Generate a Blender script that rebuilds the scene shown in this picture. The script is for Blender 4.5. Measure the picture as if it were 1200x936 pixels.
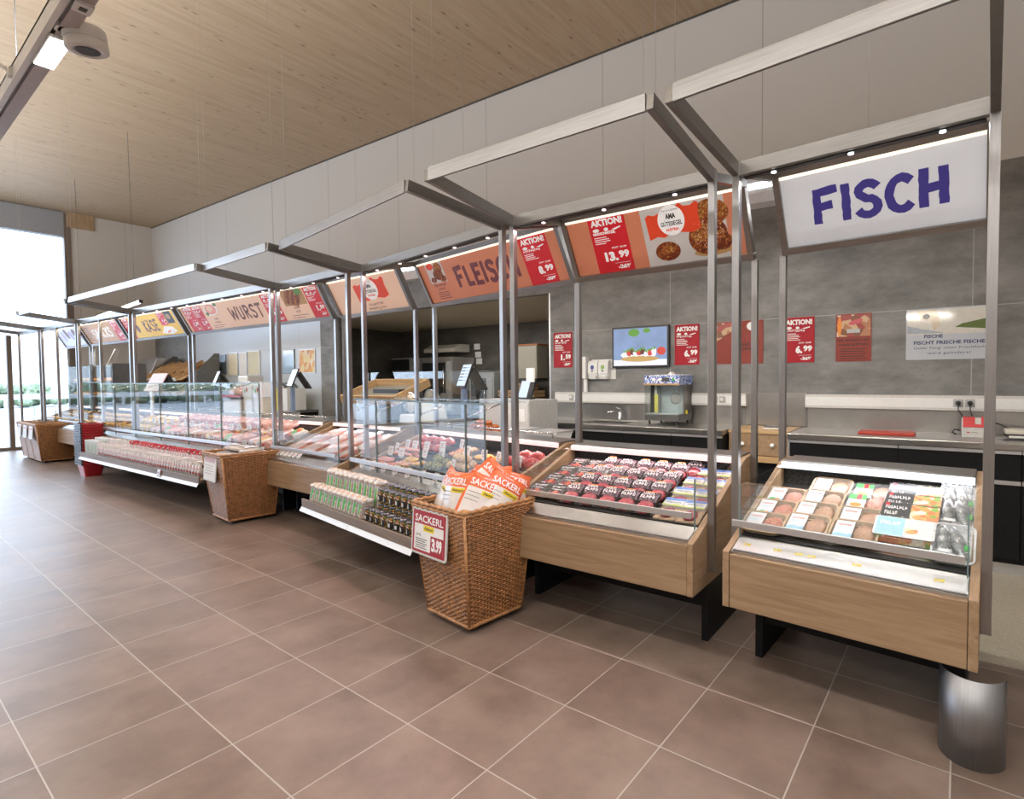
import bpy, bmesh, math, random
from mathutils import Matrix, Vector
random.seed(7)
for o in list(bpy.data.objects): bpy.data.objects.remove(o)
SC = bpy.context.scene
C = SC.collection
PI = math.pi

# ------------------------------------------------------------------ camera
cam_d = bpy.data.cameras.new('camera'); cam = bpy.data.objects.new('camera', cam_d); C.objects.link(cam)
SC.camera = cam
yaw, pit, roll = 0.60452, 0.034155, -0.005585
fw = Vector((-math.sin(yaw)*math.cos(pit), math.cos(yaw)*math.cos(pit), -math.sin(pit)))
rt = Vector((math.cos(yaw), math.sin(yaw), 0)); up = rt.cross(fw)
rr = rt*math.cos(roll) + up*math.sin(roll); uu = -rt*math.sin(roll) + up*math.cos(roll)
cam.matrix_world = Matrix(((rr.x, uu.x, -fw.x, 0), (rr.y, uu.y, -fw.y, 0), (rr.z, uu.z, -fw.z, 1.578), (0, 0, 0, 1)))
cam_d.sensor_width = 36; cam_d.lens = 620.32/1200*36
cam_d.shift_x = -0.08228; cam_d.shift_y = -0.0013
cam_d.clip_start = 0.05; cam_d.clip_end = 300

# ------------------------------------------------------------------ world, exposure
SC.view_settings.view_transform = 'Standard'; SC.view_settings.look = 'None'
SC.view_settings.gamma = 1; SC.view_settings.use_curve_mapping = False
SC.view_settings.exposure = -0.1
W = bpy.data.worlds.new('overcast_sky'); SC.world = W; W.use_nodes = True
nt = W.node_tree; bg = nt.nodes['Background']
tc = nt.nodes.new('ShaderNodeTexCoord'); nz = nt.nodes.new('ShaderNodeTexNoise'); cr = nt.nodes.new('ShaderNodeValToRGB')
nz.inputs['Scale'].default_value = 3.0; nt.links.new(tc.outputs['Generated'], nz.inputs['Vector'])
cr.color_ramp.elements[0].color = (0.50, 0.66, 1.0, 1); cr.color_ramp.elements[1].color = (0.80, 0.90, 1.0, 1)
nt.links.new(nz.outputs['Fac'], cr.inputs['Fac']); nt.links.new(cr.outputs['Color'], bg.inputs['Color'])
bg.inputs['Strength'].default_value = 6.5

def area(name, loc, sx, sy, power, col=(1, 1, 1), rot=(0, 0, 0), spread=180):
    l = bpy.data.lights.new(name, 'AREA'); l.shape = 'RECTANGLE'; l.size = sx; l.size_y = sy
    l.energy = power; l.color = col; l.spread = math.radians(spread)
    o = bpy.data.objects.new(name, l); C.objects.link(o); o.location = loc; o.rotation_euler = rot
    return o
WARM = (1.0, 0.87, 0.72); NEUT = (1.0, 0.975, 0.95)
# fill along the light rails; the uplights and two unseen rails are added
for ry in (0.775, -1.9, -4.5):
    area('rail_fill_light', (-7.0, ry, 3.42), 20.0, 0.09, 130, NEUT)
    area('rail_fill_uplight', (-7.0, ry, 3.64), 20.0, 0.09, 345, (0.95, 0.98, 1.0), (PI, 0, 0))

for ry in (0.775, -1.9):
    area('right_floor_fill', (0.2, ry, 3.42), 5.5, 0.09, 62, NEUT)  # added fill that brightens the floor at the right, no actual spots

# ------------------------------------------------------------------ mesh helper
class MB:
    def __init__(s): s.v = []; s.f = []; s.m = []; s.s = []; s.M = None
    def add(s, vs, fs, mi=0, smooth=False, M=None):
        n = len(s.v)
        for p in vs:
            p = Vector(p)
            if M is not None: p = M @ p
            if s.M is not None: p = s.M @ p
            s.v.append(p)
        for f in fs: s.f.append([i+n for i in f]); s.m.append(mi); s.s.append(smooth)
        return s
    def box(s, x0, x1, y0, y1, z0, z1, mi=0, M=None):
        vs = [(x, y, z) for z in (z0, z1) for y in (y0, y1) for x in (x0, x1)]
        return s.add(vs, [(0, 2, 3, 1), (4, 5, 7, 6), (0, 1, 5, 4), (1, 3, 7, 5), (3, 2, 6, 7), (2, 0, 4, 6)], mi, False, M)
    def prism(s, poly, ax, a, b, mi=0, M=None, smooth=False):
        f = {'x': lambda u, v, t: (t, u, v), 'y': lambda u, v, t: (u, t, v), 'z': lambda u, v, t: (u, v, t)}[ax]
        n = len(poly); vs = [f(u, v, a) for u, v in poly] + [f(u, v, b) for u, v in poly]
        s.add(vs, [tuple(range(n-1, -1, -1)), tuple(range(n, 2*n))], mi, False, M)
        k = len(s.v) - 2*n
        for i in range(n):
            j = (i+1) % n; s.f.append([k+i, k+j, k+n+j, k+n+i]); s.m.append(mi); s.s.append(smooth)
        return s
    def bar(s, p, q, w, h, mi=0, upv=(0, 0, 1)):
        p = Vector(p); q = Vector(q); d = (q-p).normalized(); upv = Vector(upv)
        sx = d.cross(upv).normalized(); sz = sx.cross(d).normalized()
        vs = [b + sx*x*w/2 + sz*z*h/2 for b in (p, q) for x, z in ((-1, -1), (1, -1), (1, 1), (-1, 1))]
        return s.add(vs, [(0, 1, 2, 3), (7, 6, 5, 4), (0, 4, 5, 1), (1, 5, 6, 2), (2, 6, 7, 3), (3, 7, 4, 0)], mi)
    def tube(s, pts, r, n=8, mi=0, closed=False):
        pts = [Vector(p) for p in pts]; k = len(pts); vs = []; R = r if isinstance(r, (list, tuple)) else [r]*k
        ref = None
        for i, p in enumerate(pts):
            a = pts[(i-1) % k] if (i > 0 or closed) else p; b = pts[(i+1) % k] if (i < k-1 or closed) else p
            t = (b-a).normalized()
            if ref is None: ref = Vector((0, 0, 1)) if abs(t.z) < .9 else Vector((1, 0, 0))
            u = t.cross(ref).normalized(); w = u.cross(t).normalized(); ref = w
            vs += [p + u*math.cos(2*PI*j/n)*R[i] + w*math.sin(2*PI*j/n)*R[i] for j in range(n)]
        fs = []
        for i in range(k if closed else k-1):
            i2 = (i+1) % k
            fs += [(i*n+j, i*n+(j+1) % n, i2*n+(j+1) % n, i2*n+j) for j in range(n)]
        s.add(vs, fs, mi, True)
        if not closed:
            b = len(s.v) - k*n
            s.f.append([b+j for j in range(n-1, -1, -1)]); s.m.append(mi); s.s.append(False)
            s.f.append([b+(k-1)*n+j for j in range(n)]); s.m.append(mi); s.s.append(False)
        return s
    def lathe(s, prof, n=16, c=(0, 0, 0), mi=0, M=None):
        vs = [(c[0]+r*math.cos(2*PI*j/n), c[1]+r*math.sin(2*PI*j/n), c[2]+z) for r, z in prof for j in range(n)]
        fs = [(i*n+j, i*n+(j+1) % n, (i+1)*n+(j+1) % n, (i+1)*n+j) for i in range(len(prof)-1) for j in range(n)]
        fs += [tuple(range(n-1, -1, -1)), tuple((len(prof)-1)*n+j for j in range(n))]
        return s.add(vs, fs, mi, True, M)
    def ell(s, c, rx, ry, rz, nu=12, nv=8, mi=0, M=None, jit=0.0, half=False):
        vs = []; rows = nv+1; ph0 = -PI/2 if not half else 0.0
        for i in range(rows):
            ph = ph0 + (PI/2-ph0)*i/nv
            for j in range(nu):
                th = 2*PI*j/nu; q = 1 + random.uniform(-jit, jit) if 0 < i < nv else 1
                vs.append((c[0]+rx*math.cos(ph)*math.cos(th)*q, c[1]+ry*math.cos(ph)*math.sin(th)*q, c[2]+rz*math.sin(ph)*q))
        fs = [(i*nu+j, i*nu+(j+1) % nu, (i+1)*nu+(j+1) % nu, (i+1)*nu+j) for i in range(nv) for j in range(nu)]
        if half: fs.append(tuple(range(nu-1, -1, -1)))
        return s.add(vs, fs, mi, True, M)
    def rect(s, x0, x1, y0, y1, z, mi=0, M=None):
        return s.add([(x0, y0, z), (x1, y0, z), (x1, y1, z), (x0, y1, z)], [(0, 1, 2, 3)], mi, False, M)
    def poly(s, pts, z=0, mi=0, M=None):
        return s.add([(p[0], p[1], z) for p in pts], [tuple(range(len(pts)))], mi, False, M)
    def disc(s, cx, cy, rx, ry, z, n=24, mi=0, a=0.0):
        ca, sa = math.cos(a), math.sin(a)
        return s.poly([(cx+rx*math.cos(2*PI*i/n)*ca-ry*math.sin(2*PI*i/n)*sa, cy+rx*math.cos(2*PI*i/n)*sa+ry*math.sin(2*PI*i/n)*ca) for i in range(n)], z, mi)
    def mesh(s, name, mats):
        me = bpy.data.meshes.new(name); me.from_pydata([tuple(p) for p in s.v], [], s.f)
        for m in (mats if isinstance(mats, (list, tuple)) else [mats]): me.materials.append(m)
        me.polygons.foreach_set('material_index', s.m); me.polygons.foreach_set('use_smooth', s.s)
        me.update(); return me
    def build(s, name, mats, parent=None, bevel=0.0, loc=None, rot=None):
        o = bpy.data.objects.new(name, s.mesh(name, mats)); C.objects.link(o)
        if parent is not None: o.parent = parent
        if loc is not None: o.location = loc
        if rot is not None: o.rotation_euler = rot
        if bevel > 0:
            b = o.modifiers.new('bevel', 'BEVEL'); b.width = bevel; b.segments = 2; b.limit_method = 'ANGLE'; b.angle_limit = math.radians(50)
        return o
def tag(o, label, cat, group=None, kind=None):
    if label: o['label'] = label
    if cat: o['category'] = cat
    if group: o['group'] = group
    if kind: o['kind'] = kind
    return o
def thing(name, label, cat, loc=(0, 0, 0), rot=0.0, group=None):
    o = bpy.data.objects.new(name, None); C.objects.link(o); o.empty_display_size = 0.1
    o.location = loc; o.rotation_euler = rot if isinstance(rot, (tuple, list)) else (0, 0, rot)
    return tag(o, label, cat, group)
def struct(o): o['kind'] = 'structure'; return o
KIDS = {}
def children_of(o): return [c for c in C.objects if c.parent is o]
def copy_tree(src, loc, rot, label=None, group=None, name=None):
    c = src.copy(); C.objects.link(c); c.location = loc
    c.rotation_euler = rot if isinstance(rot, (tuple, list)) else (0, 0, rot)
    if label: c['label'] = label
    if group: c['group'] = group
    def rec(a, b):
        key = a.name
        if key not in KIDS: KIDS[key] = [x for x in C.objects if x.parent is a]
        for k in KIDS[key]:
            d = k.copy(); C.objects.link(d); d.parent = b; rec(k, d)
    rec(src, c)
    return c
class Repeat:
    """one prototype, put() places it the first time and copies it afterwards"""
    def __init__(s, make): s.make = make; s.o = None
    def put(s, loc, rot, label, group=None):
        if s.o is None:
            s.o = s.make(); o = s.o; o.location = loc
            o.rotation_euler = rot if isinstance(rot, (tuple, list)) else (0, 0, rot)
            o['label'] = label
            if group: o['group'] = group
            return o
        return copy_tree(s.o, loc, rot, label, group)
ORD = ['first', 'second', 'third', 'fourth', 'fifth', 'sixth', 'seventh', 'eighth', 'ninth', 'tenth', 'eleventh', 'twelfth', 'thirteenth', 'fourteenth', 'fifteenth', 'sixteenth', 'seventeenth', 'eighteenth', 'nineteenth', 'twentieth', 'twenty-first', 'twenty-second', 'twenty-third', 'twenty-fourth', 'twenty-fifth', 'twenty-sixth', 'twenty-seventh', 'twenty-eighth', 'twenty-ninth', 'thirtieth']
class Fr:
    def __init__(s, x, y, th): s.o = Vector((x, y, 0)); s.th = th; s.M = Matrix.Translation(s.o) @ Matrix.Rotation(th, 4, 'Z')
    def p(s, a, b, z): return s.M @ Vector((a, b, z))

# ------------------------------------------------------------------ materials
def new_mat(name):
    m = bpy.data.materials.new(name); m.use_nodes = True; n = m.node_tree
    return m, n, n.nodes['Principled BSDF']
def nd(n, t, **kw):
    x = n.nodes.new(t)
    for k, v in kw.items():
        if k in x.inputs: x.inputs[k].default_value = v
        else: setattr(x, k, v)
    return x
def mat(name, col, rough=0.5, metal=0.0, var=0.06, scale=30.0, emit=0.0, coat=0.0, stretch=None, bump=0.0, spec=None, alpha=1.0, sss=0.0):
    m, n, b = new_mat(name)
    c = Vector(col)
    t = nd(n, 'ShaderNodeTexCoord'); mp = nd(n, 'ShaderNodeMapping'); mp.inputs['Scale'].default_value = stretch or (1, 1, 1)
    nz = nd(n, 'ShaderNodeTexNoise', Scale=scale, Detail=3.0); n.links.new(t.outputs['Object'], mp.inputs['Vector']); n.links.new(mp.outputs['Vector'], nz.inputs['Vector'])
    r = nd(n, 'ShaderNodeValToRGB'); r.color_ramp.elements[0].position = 0.3; r.color_ramp.elements[1].position = 0.7
    r.color_ramp.elements[0].color = tuple(c*(1-var)) + (1,); r.color_ramp.elements[1].color = tuple(min(1, x*(1+var)) for x in c) + (1,)
    n.links.new(nz.outputs['Fac'], r.inputs['Fac']); n.links.new(r.outputs['Color'], b.inputs['Base Color'])
    b.inputs['Roughness'].default_value = rough; b.inputs['Metallic'].default_value = metal
    if coat: b.inputs['Coat Weight'].default_value = coat; b.inputs['Coat Roughness'].default_value = 0.08
    if emit: n.links.new(r.outputs['Color'], b.inputs['Emission Color']); b.inputs['Emission Strength'].default_value = emit
    if bump:
        bp = nd(n, 'ShaderNodeBump', Strength=bump, Distance=0.004); n.links.new(nz.outputs['Fac'], bp.inputs['Height']); n.links.new(bp.outputs['Normal'], b.inputs['Normal'])
    if spec is not None: b.inputs['Specular IOR Level'].default_value = spec
    if alpha < 1: b.inputs['Alpha'].default_value = alpha
    return m
def wood(name, c1, c2, scale=(0.9, 14, 14), rough=0.45, rot=(0, 0, 0)):
    m, n, b = new_mat(name)
    t = nd(n, 'ShaderNodeTexCoord'); mp = nd(n, 'ShaderNodeMapping'); mp.inputs['Scale'].default_value = scale; mp.inputs['Rotation'].default_value = rot
    a = nd(n, 'ShaderNodeTexNoise', Scale=2.2, Detail=6.0, Roughness=0.62, Distortion=0.6)
    n.links.new(t.outputs['Object'], mp.inputs['Vector']); n.links.new(mp.outputs['Vector'], a.inputs['Vector'])
    r = nd(n, 'ShaderNodeValToRGB'); r.color_ramp.elements[0].position = 0.32; r.color_ramp.elements[1].position = 0.7
    r.color_ramp.elements[0].color = tuple(c1)+(1,); r.color_ramp.elements[1].color = tuple(c2)+(1,)
    n.links.new(a.outputs['Fac'], r.inputs['Fac']); n.links.new(r.outputs['Color'], b.inputs['Base Color']); b.inputs['Roughness'].default_value = rough
    return m
def glassy(name, tint=(0.97, 0.985, 0.98), edge=-0.01, rough=0.02):
    m = bpy.data.materials.new(name); m.use_nodes = True; n = m.node_tree; n.nodes.remove(n.nodes['Principled BSDF'])
    out = n.nodes['Material Output']; tr = nd(n, 'ShaderNodeBsdfTransparent'); tr.inputs['Color'].default_value = tuple(tint)+(1,)
    gl = nd(n, 'ShaderNodeBsdfGlossy', Roughness=rough); fr = nd(n, 'ShaderNodeFresnel', IOR=1.45); mx = nd(n, 'ShaderNodeMixShader')
    nz = nd(n, 'ShaderNodeTexNoise', Scale=1.5); mt = nd(n, 'ShaderNodeMath', operation='MULTIPLY_ADD'); mt.inputs[1].default_value = 0.02; mt.inputs[2].default_value = edge
    n.links.new(nz.outputs['Fac'], mt.inputs[0]); ad = nd(n, 'ShaderNodeMath', operation='ADD'); n.links.new(fr.outputs['Fac'], ad.inputs[0]); n.links.new(mt.outputs[0], ad.inputs[1])
    sc = nd(n, 'ShaderNodeMath', operation='MULTIPLY'); sc.inputs[1].default_value = 0.26; n.links.new(ad.outputs[0], sc.inputs[0])
    n.links.new(sc.outputs[0], mx.inputs['Fac']); n.links.new(tr.outputs[0], mx.inputs[1]); n.links.new(gl.outputs[0], mx.inputs[2]); n.links.new(mx.outputs[0], out.inputs['Surface'])
    return m
def film(name, col, op=0.35, rough=0.12):
    """clear or tinted plastic film"""
    m = bpy.data.materials.new(name); m.use_nodes = True; n = m.node_tree; b = n.nodes['Principled BSDF']; out = n.nodes['Material Output']
    nz = nd(n, 'ShaderNodeTexNoise', Scale=60.0, Detail=2.0); tcx = nd(n, 'ShaderNodeTexCoord'); n.links.new(tcx.outputs['Object'], nz.inputs['Vector'])
    b.inputs['Base Color'].default_value = tuple(col)+(1,); b.inputs['Roughness'].default_value = rough
    tr = nd(n, 'ShaderNodeBsdfTransparent'); mx = nd(n, 'ShaderNodeMixShader'); mr = nd(n, 'ShaderNodeMapRange')
    mr.inputs['From Min'].default_value = 0.3; mr.inputs['From Max'].default_value = 0.7; mr.inputs['To Min'].default_value = max(0, op-0.12); mr.inputs['To Max'].default_value = min(1, op+0.15)
    n.links.new(nz.outputs['Fac'], mr.inputs['Value']); n.links.new(mr.outputs['Result'], mx.inputs['Fac']); n.links.new(tr.outputs[0], mx.inputs[1]); n.links.new(b.outputs[0], mx.inputs[2]); n.links.new(mx.outputs[0], out.inputs['Surface'])
    bp = nd(n, 'ShaderNodeBump', Strength=0.5, Distance=0.003); n.links.new(nz.outputs['Fac'], bp.inputs['Height']); n.links.new(bp.outputs['Normal'], b.inputs['Normal'])
    return m
def emis(name, col, st, var=0.05, scale=8.0):
    m, n, b = new_mat(name); t = nd(n, 'ShaderNodeTexCoord'); nz = nd(n, 'ShaderNodeTexNoise', Scale=scale); r = nd(n, 'ShaderNodeValToRGB')
    c = Vector(col); r.color_ramp.elements[0].color = tuple(c*(1-var))+(1,); r.color_ramp.elements[1].color = tuple(c)+(1,)
    n.links.new(t.outputs['Object'], nz.inputs['Vector']); n.links.new(nz.outputs['Fac'], r.inputs['Fac']); n.links.new(r.outputs['Color'], b.inputs['Emission Color'])
    b.inputs['Base Color'].default_value = tuple(c*0.5)+(1,); b.inputs['Emission Strength'].default_value = st
    return m
def speckle(name, cols, scale=60.0, rough=0.4, bump=0.0):
    """random coloured cells: chopped herbs, sausage slices, packed food"""
    m, n, b = new_mat(name); t = nd(n, 'ShaderNodeTexCoord'); v = nd(n, 'ShaderNodeTexVoronoi', Scale=scale); r = nd(n, 'ShaderNodeValToRGB'); r.color_ramp.interpolation = 'CONSTANT'
    sp = nd(n, 'ShaderNodeSeparateColor'); n.links.new(t.outputs['Object'], v.inputs['Vector']); n.links.new(v.outputs['Color'], sp.inputs['Color']); n.links.new(sp.outputs['Red'], r.inputs['Fac'])
    el = r.color_ramp.elements
    while len(el) < len(cols): el.new(0.5)
    for i, c in enumerate(cols): el[i].position = i/len(cols); el[i].color = tuple(c)+(1,)
    n.links.new(r.outputs['Color'], b.inputs['Base Color']); b.inputs['Roughness'].default_value = rough
    if bump:
        bp = nd(n, 'ShaderNodeBump', Strength=bump, Distance=0.006); n.links.new(v.outputs['Distance'], bp.inputs['Height']); n.links.new(bp.outputs['Normal'], b.inputs['Normal'])
    return m
STEEL = mat('brushed_steel', (0.31, 0.30, 0.29), 0.34, 1.0, 0.10, 6.0, stretch=(1, 25, 25), bump=0.05)
STEELV = mat('brushed_steel_post', (0.38, 0.37, 0.365), 0.34, 1.0, 0.08, 6.0, stretch=(25, 25, 1))
DSTEEL = mat('dark_steel', (0.20, 0.20, 0.20), 0.35, 0.9, 0.08, 20)
CHROME = mat('chrome', (0.8, 0.8, 0.82), 0.12, 1.0, 0.02, 20)
BLACK = mat('black_laminate', (0.010, 0.010, 0.011), 0.5, 0, 0.2, 40, spec=0.15)
BLACKP = mat('black_plastic', (0.02, 0.02, 0.022), 0.35, 0, 0.15, 40)
WHITEP = mat('white_plastic', (0.75, 0.75, 0.74), 0.35, 0, 0.02, 20)
GREYP = mat('grey_plastic', (0.42, 0.42, 0.42), 0.4, 0, 0.05, 20)
BEIGEP = mat('cream_plastic', (0.62, 0.58, 0.50), 0.4, 0, 0.05, 20)
PAPER = mat('paper_white', (0.80, 0.79, 0.78), 0.7, 0, 0.03, 20)
ALU = mat('anodised_aluminium', (0.62, 0.62, 0.63), 0.38, 0.85, 0.03, 10)
OAK = wood('oak_veneer', (0.25, 0.155, 0.082), (0.39, 0.265, 0.16))
OAKV = wood('oak_veneer_upright', (0.25, 0.155, 0.082), (0.39, 0.265, 0.16), scale=(14, 2.0, 14))
OAKD = wood('grey_oak', (0.16, 0.115, 0.08), (0.25, 0.185, 0.135))
BAMBOO = wood('light_wood', (0.42, 0.26, 0.12), (0.58, 0.39, 0.20))
CRATEW = wood('crate_wood', (0.40, 0.24, 0.11), (0.58, 0.40, 0.22))
GLASS = glassy('clear_glass')
GLASSE = mat('glass_edge', (0.16, 0.22, 0.23), 0.15, 0, 0.05, 10)
RED = mat('red_print', (0.52, 0.012, 0.022), 0.45, 0, 0.05, 10)
REDB = mat('red_board', (0.50, 0.03, 0.02), 0.4, 0, 0.05, 10)
WHITEINK = mat('white_ink', (0.85, 0.85, 0.85), 0.6, 0, 0.01, 10)
BLACKINK = mat('black_ink', (0.02, 0.02, 0.02), 0.6, 0, 0.1, 10)
DKRED = mat('dark_red_plastic', (0.42, 0.010, 0.022), 0.3, 0, 0.06, 10, coat=0.3)
YEL = mat('yellow_print', (0.80, 0.62, 0.02), 0.5, 0, 0.03, 10)
LED = emis('led_strip', (1.0, 0.90, 0.74), 1.3)
HOODW = emis('hood_edge_glow_white', (0.80, 0.83, 0.88), 1.1)
HOODP = emis('hood_edge_glow_pink', (0.95, 0.74, 0.72), 1.0)
LEDW = emis('led_white', (0.93, 0.96, 1.0), 7.0)
LEDP = emis('led_pink', (1.0, 0.78, 0.80), 5.0)

# ------------------------------------------------------------------ the shell of the room
WTH = math.atan(0.0454)
WF = Fr(0, 6.0, WTH)                      # frame of the rear wall: x along the wall, -y out into the room
FX, CZ = -18.4, 5.82                      # far wall, ceiling height
# floor
def floor_tiles():
    m, n, b = new_mat('floor_tiles'); L = n.links.new
    t = nd(n, 'ShaderNodeTexCoord'); s = nd(n, 'ShaderNodeSeparateXYZ'); L(t.outputs['Object'], s.inputs[0])
    def chain(out, off):
        a = nd(n, 'ShaderNodeMath', operation='SUBTRACT'); a.inputs[1].default_value = off; L(out, a.inputs[0])
        d = nd(n, 'ShaderNodeMath', operation='DIVIDE'); d.inputs[1].default_value = 0.516; L(a.outputs[0], d.inputs[0])
        fl = nd(n, 'ShaderNodeMath', operation='FLOOR'); L(d.outputs[0], fl.inputs[0])
        fr = nd(n, 'ShaderNodeMath', operation='FRACT'); L(d.outputs[0], fr.inputs[0])
        p = nd(n, 'ShaderNodeMath', operation='PINGPONG'); p.inputs[1].default_value = 0.5; L(fr.outputs[0], p.inputs[0])
        return fl, p
    fx, px = chain(s.outputs['X'], -1.563); fy, py = chain(s.outputs['Y'], 3.014)
    mn = nd(n, 'ShaderNodeMath', operation='MINIMUM'); L(px.outputs[0], mn.inputs[0]); L(py.outputs[0], mn.inputs[1])
    g = nd(n, 'ShaderNodeMapRange'); g.inputs['From Min'].default_value = 0.0035; g.inputs['From Max'].default_value = 0.0075; L(mn.outputs[0], g.inputs['Value'])
    cb = nd(n, 'ShaderNodeCombineXYZ'); L(fx.outputs[0], cb.inputs[0]); L(fy.outputs[0], cb.inputs[1])
    wn = nd(n, 'ShaderNodeTexWhiteNoise', noise_dimensions='2D'); L(cb.outputs[0], wn.inputs['Vector'])
    ofs = nd(n, 'ShaderNodeVectorMath', operation='MULTIPLY_ADD'); ofs.inputs[1].default_value = (7, 5, 3); L(cb.outputs[0], ofs.inputs[0]); L(t.outputs['Object'], ofs.inputs[2])
    nz = nd(n, 'ShaderNodeTexNoise', Scale=2.3, Detail=7.0, Roughness=0.62); L(ofs.outputs[0], nz.inputs['Vector'])
    r = nd(n, 'ShaderNodeValToRGB'); r.color_ramp.elements[0].position = 0.3; r.color_ramp.elements[1].position = 0.72
    r.color_ramp.elements[0].color = (0.135, 0.094, 0.072, 1); r.color_ramp.elements[1].color = (0.275, 0.205, 0.165, 1); L(nz.outputs['Fac'], r.inputs['Fac'])
    hv = nd(n, 'ShaderNodeHueSaturation'); mr = nd(n, 'ShaderNodeMapRange'); mr.inputs['To Min'].default_value = 0.9; mr.inputs['To Max'].default_value = 1.08
    L(wn.outputs['Value'], mr.inputs['Value']); L(mr.outputs['Result'], hv.inputs['Value']); L(r.outputs['Color'], hv.inputs['Color'])
    mx = nd(n, 'ShaderNodeMix', data_type='RGBA'); mx.inputs[6].default_value = (0.42, 0.38, 0.34, 1); L(g.outputs['Result'], mx.inputs['Factor']); L(hv.outputs['Color'], mx.inputs[7])
    L(mx.outputs[2], b.inputs['Base Color']); b.inputs['Roughness'].default_value = 0.36
    rr_ = nd(n, 'ShaderNodeMapRange'); rr_.inputs['To Min'].default_value = 0.27; rr_.inputs['To Max'].default_value = 0.42; L(nz.outputs['Fac'], rr_.inputs['Value']); L(rr_.outputs['Result'], b.inputs['Roughness'])
    bp = nd(n, 'ShaderNodeBump', Strength=0.25, Distance=0.002); L(g.outputs['Result'], bp.inputs['Height']); L(bp.outputs['Normal'], b.inputs['Normal'])
    return m
TILES = floor_tiles()
TERR = speckle('staff_floor_terrazzo', [(0.36, 0.32, 0.25), (0.42, 0.38, 0.30), (0.30, 0.27, 0.21), (0.45, 0.41, 0.33), (0.38, 0.34, 0.27)], 260, 0.45)
fb = MB(); by = lambda x: 3.60 + 0.0454*x
fb.add([(FX-0.3, -7.2, 0), (4.2, -7.2, 0), (4.2, by(4.2), 0), (FX-0.3, by(FX-0.3), 0), (4.2, 10, 0), (FX-0.3, 10, 0)], [(0, 1, 2, 3)], 0)
fb.f.append([3, 2, 4, 5]); fb.m.append(1); fb.s.append(False)
struct(fb.build('floor', [TILES, TERR]))

def clt():
    m, n, b = new_mat('clt_ceiling'); L = n.links.new
    t = nd(n, 'ShaderNodeTexCoord'); mp = nd(n, 'ShaderNodeMapping'); mp.inputs['Scale'].default_value = (9, 0.5, 1); L(t.outputs['Object'], mp.inputs['Vector'])
    a = nd(n, 'ShaderNodeTexNoise', Scale=2.0, Detail=7.0, Roughness=0.65, Distortion=0.4); L(mp.outputs['Vector'], a.inputs['Vector'])
    r = nd(n, 'ShaderNodeValToRGB'); r.color_ramp.elements[0].position = 0.3; r.color_ramp.elements[1].position = 0.7
    r.color_ramp.elements[0].color = (0.385, 0.28, 0.18, 1); r.color_ramp.elements[1].color = (0.49, 0.38, 0.26, 1); L(a.outputs['Fac'], r.inputs['Fac'])
    m2 = nd(n, 'ShaderNodeMapping'); m2.inputs['Scale'].default_value = (15, 4.5, 1); L(t.outputs['Object'], m2.inputs['Vector'])
    v = nd(n, 'ShaderNodeTexVoronoi', Scale=1.0); L(m2.outputs['Vector'], v.inputs['Vector'])
    sp = nd(n, 'ShaderNodeSeparateColor'); L(v.outputs['Color'], sp.inputs['Color'])
    th = nd(n, 'ShaderNodeMath', operation='LESS_THAN'); th.inputs[1].default_value = 0.34; L(sp.outputs['Red'], th.inputs[0])
    d = nd(n, 'ShaderNodeMapRange'); d.inputs['From Min'].default_value = 0.21; d.inputs['From Max'].default_value = 0.08; L(v.outputs['Distance'], d.inputs['Value'])
    mu = nd(n, 'ShaderNodeMath', operation='MULTIPLY'); L(th.outputs[0], mu.inputs[0]); L(d.outputs['Result'], mu.inputs[1])
    mu2 = nd(n, 'ShaderNodeMath', operation='MULTIPLY'); mu2.inputs[1].default_value = 0.9; L(mu.outputs[0], mu2.inputs[0])
    mx = nd(n, 'ShaderNodeMix', data_type='RGBA'); L(mu2.outputs[0], mx.inputs['Factor']); L(r.outputs['Color'], mx.inputs[6]); mx.inputs[7].default_value = (0.10, 0.05, 0.02, 1)
    L(mx.outputs[2], b.inputs['Base Color']); b.inputs['Roughness'].default_value = 0.6
    return m
CLT = clt()
struct(MB().box(FX-0.3, 4.2, -7.2, 6.6, CZ, CZ+0.15).build('ceiling', CLT))

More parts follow.
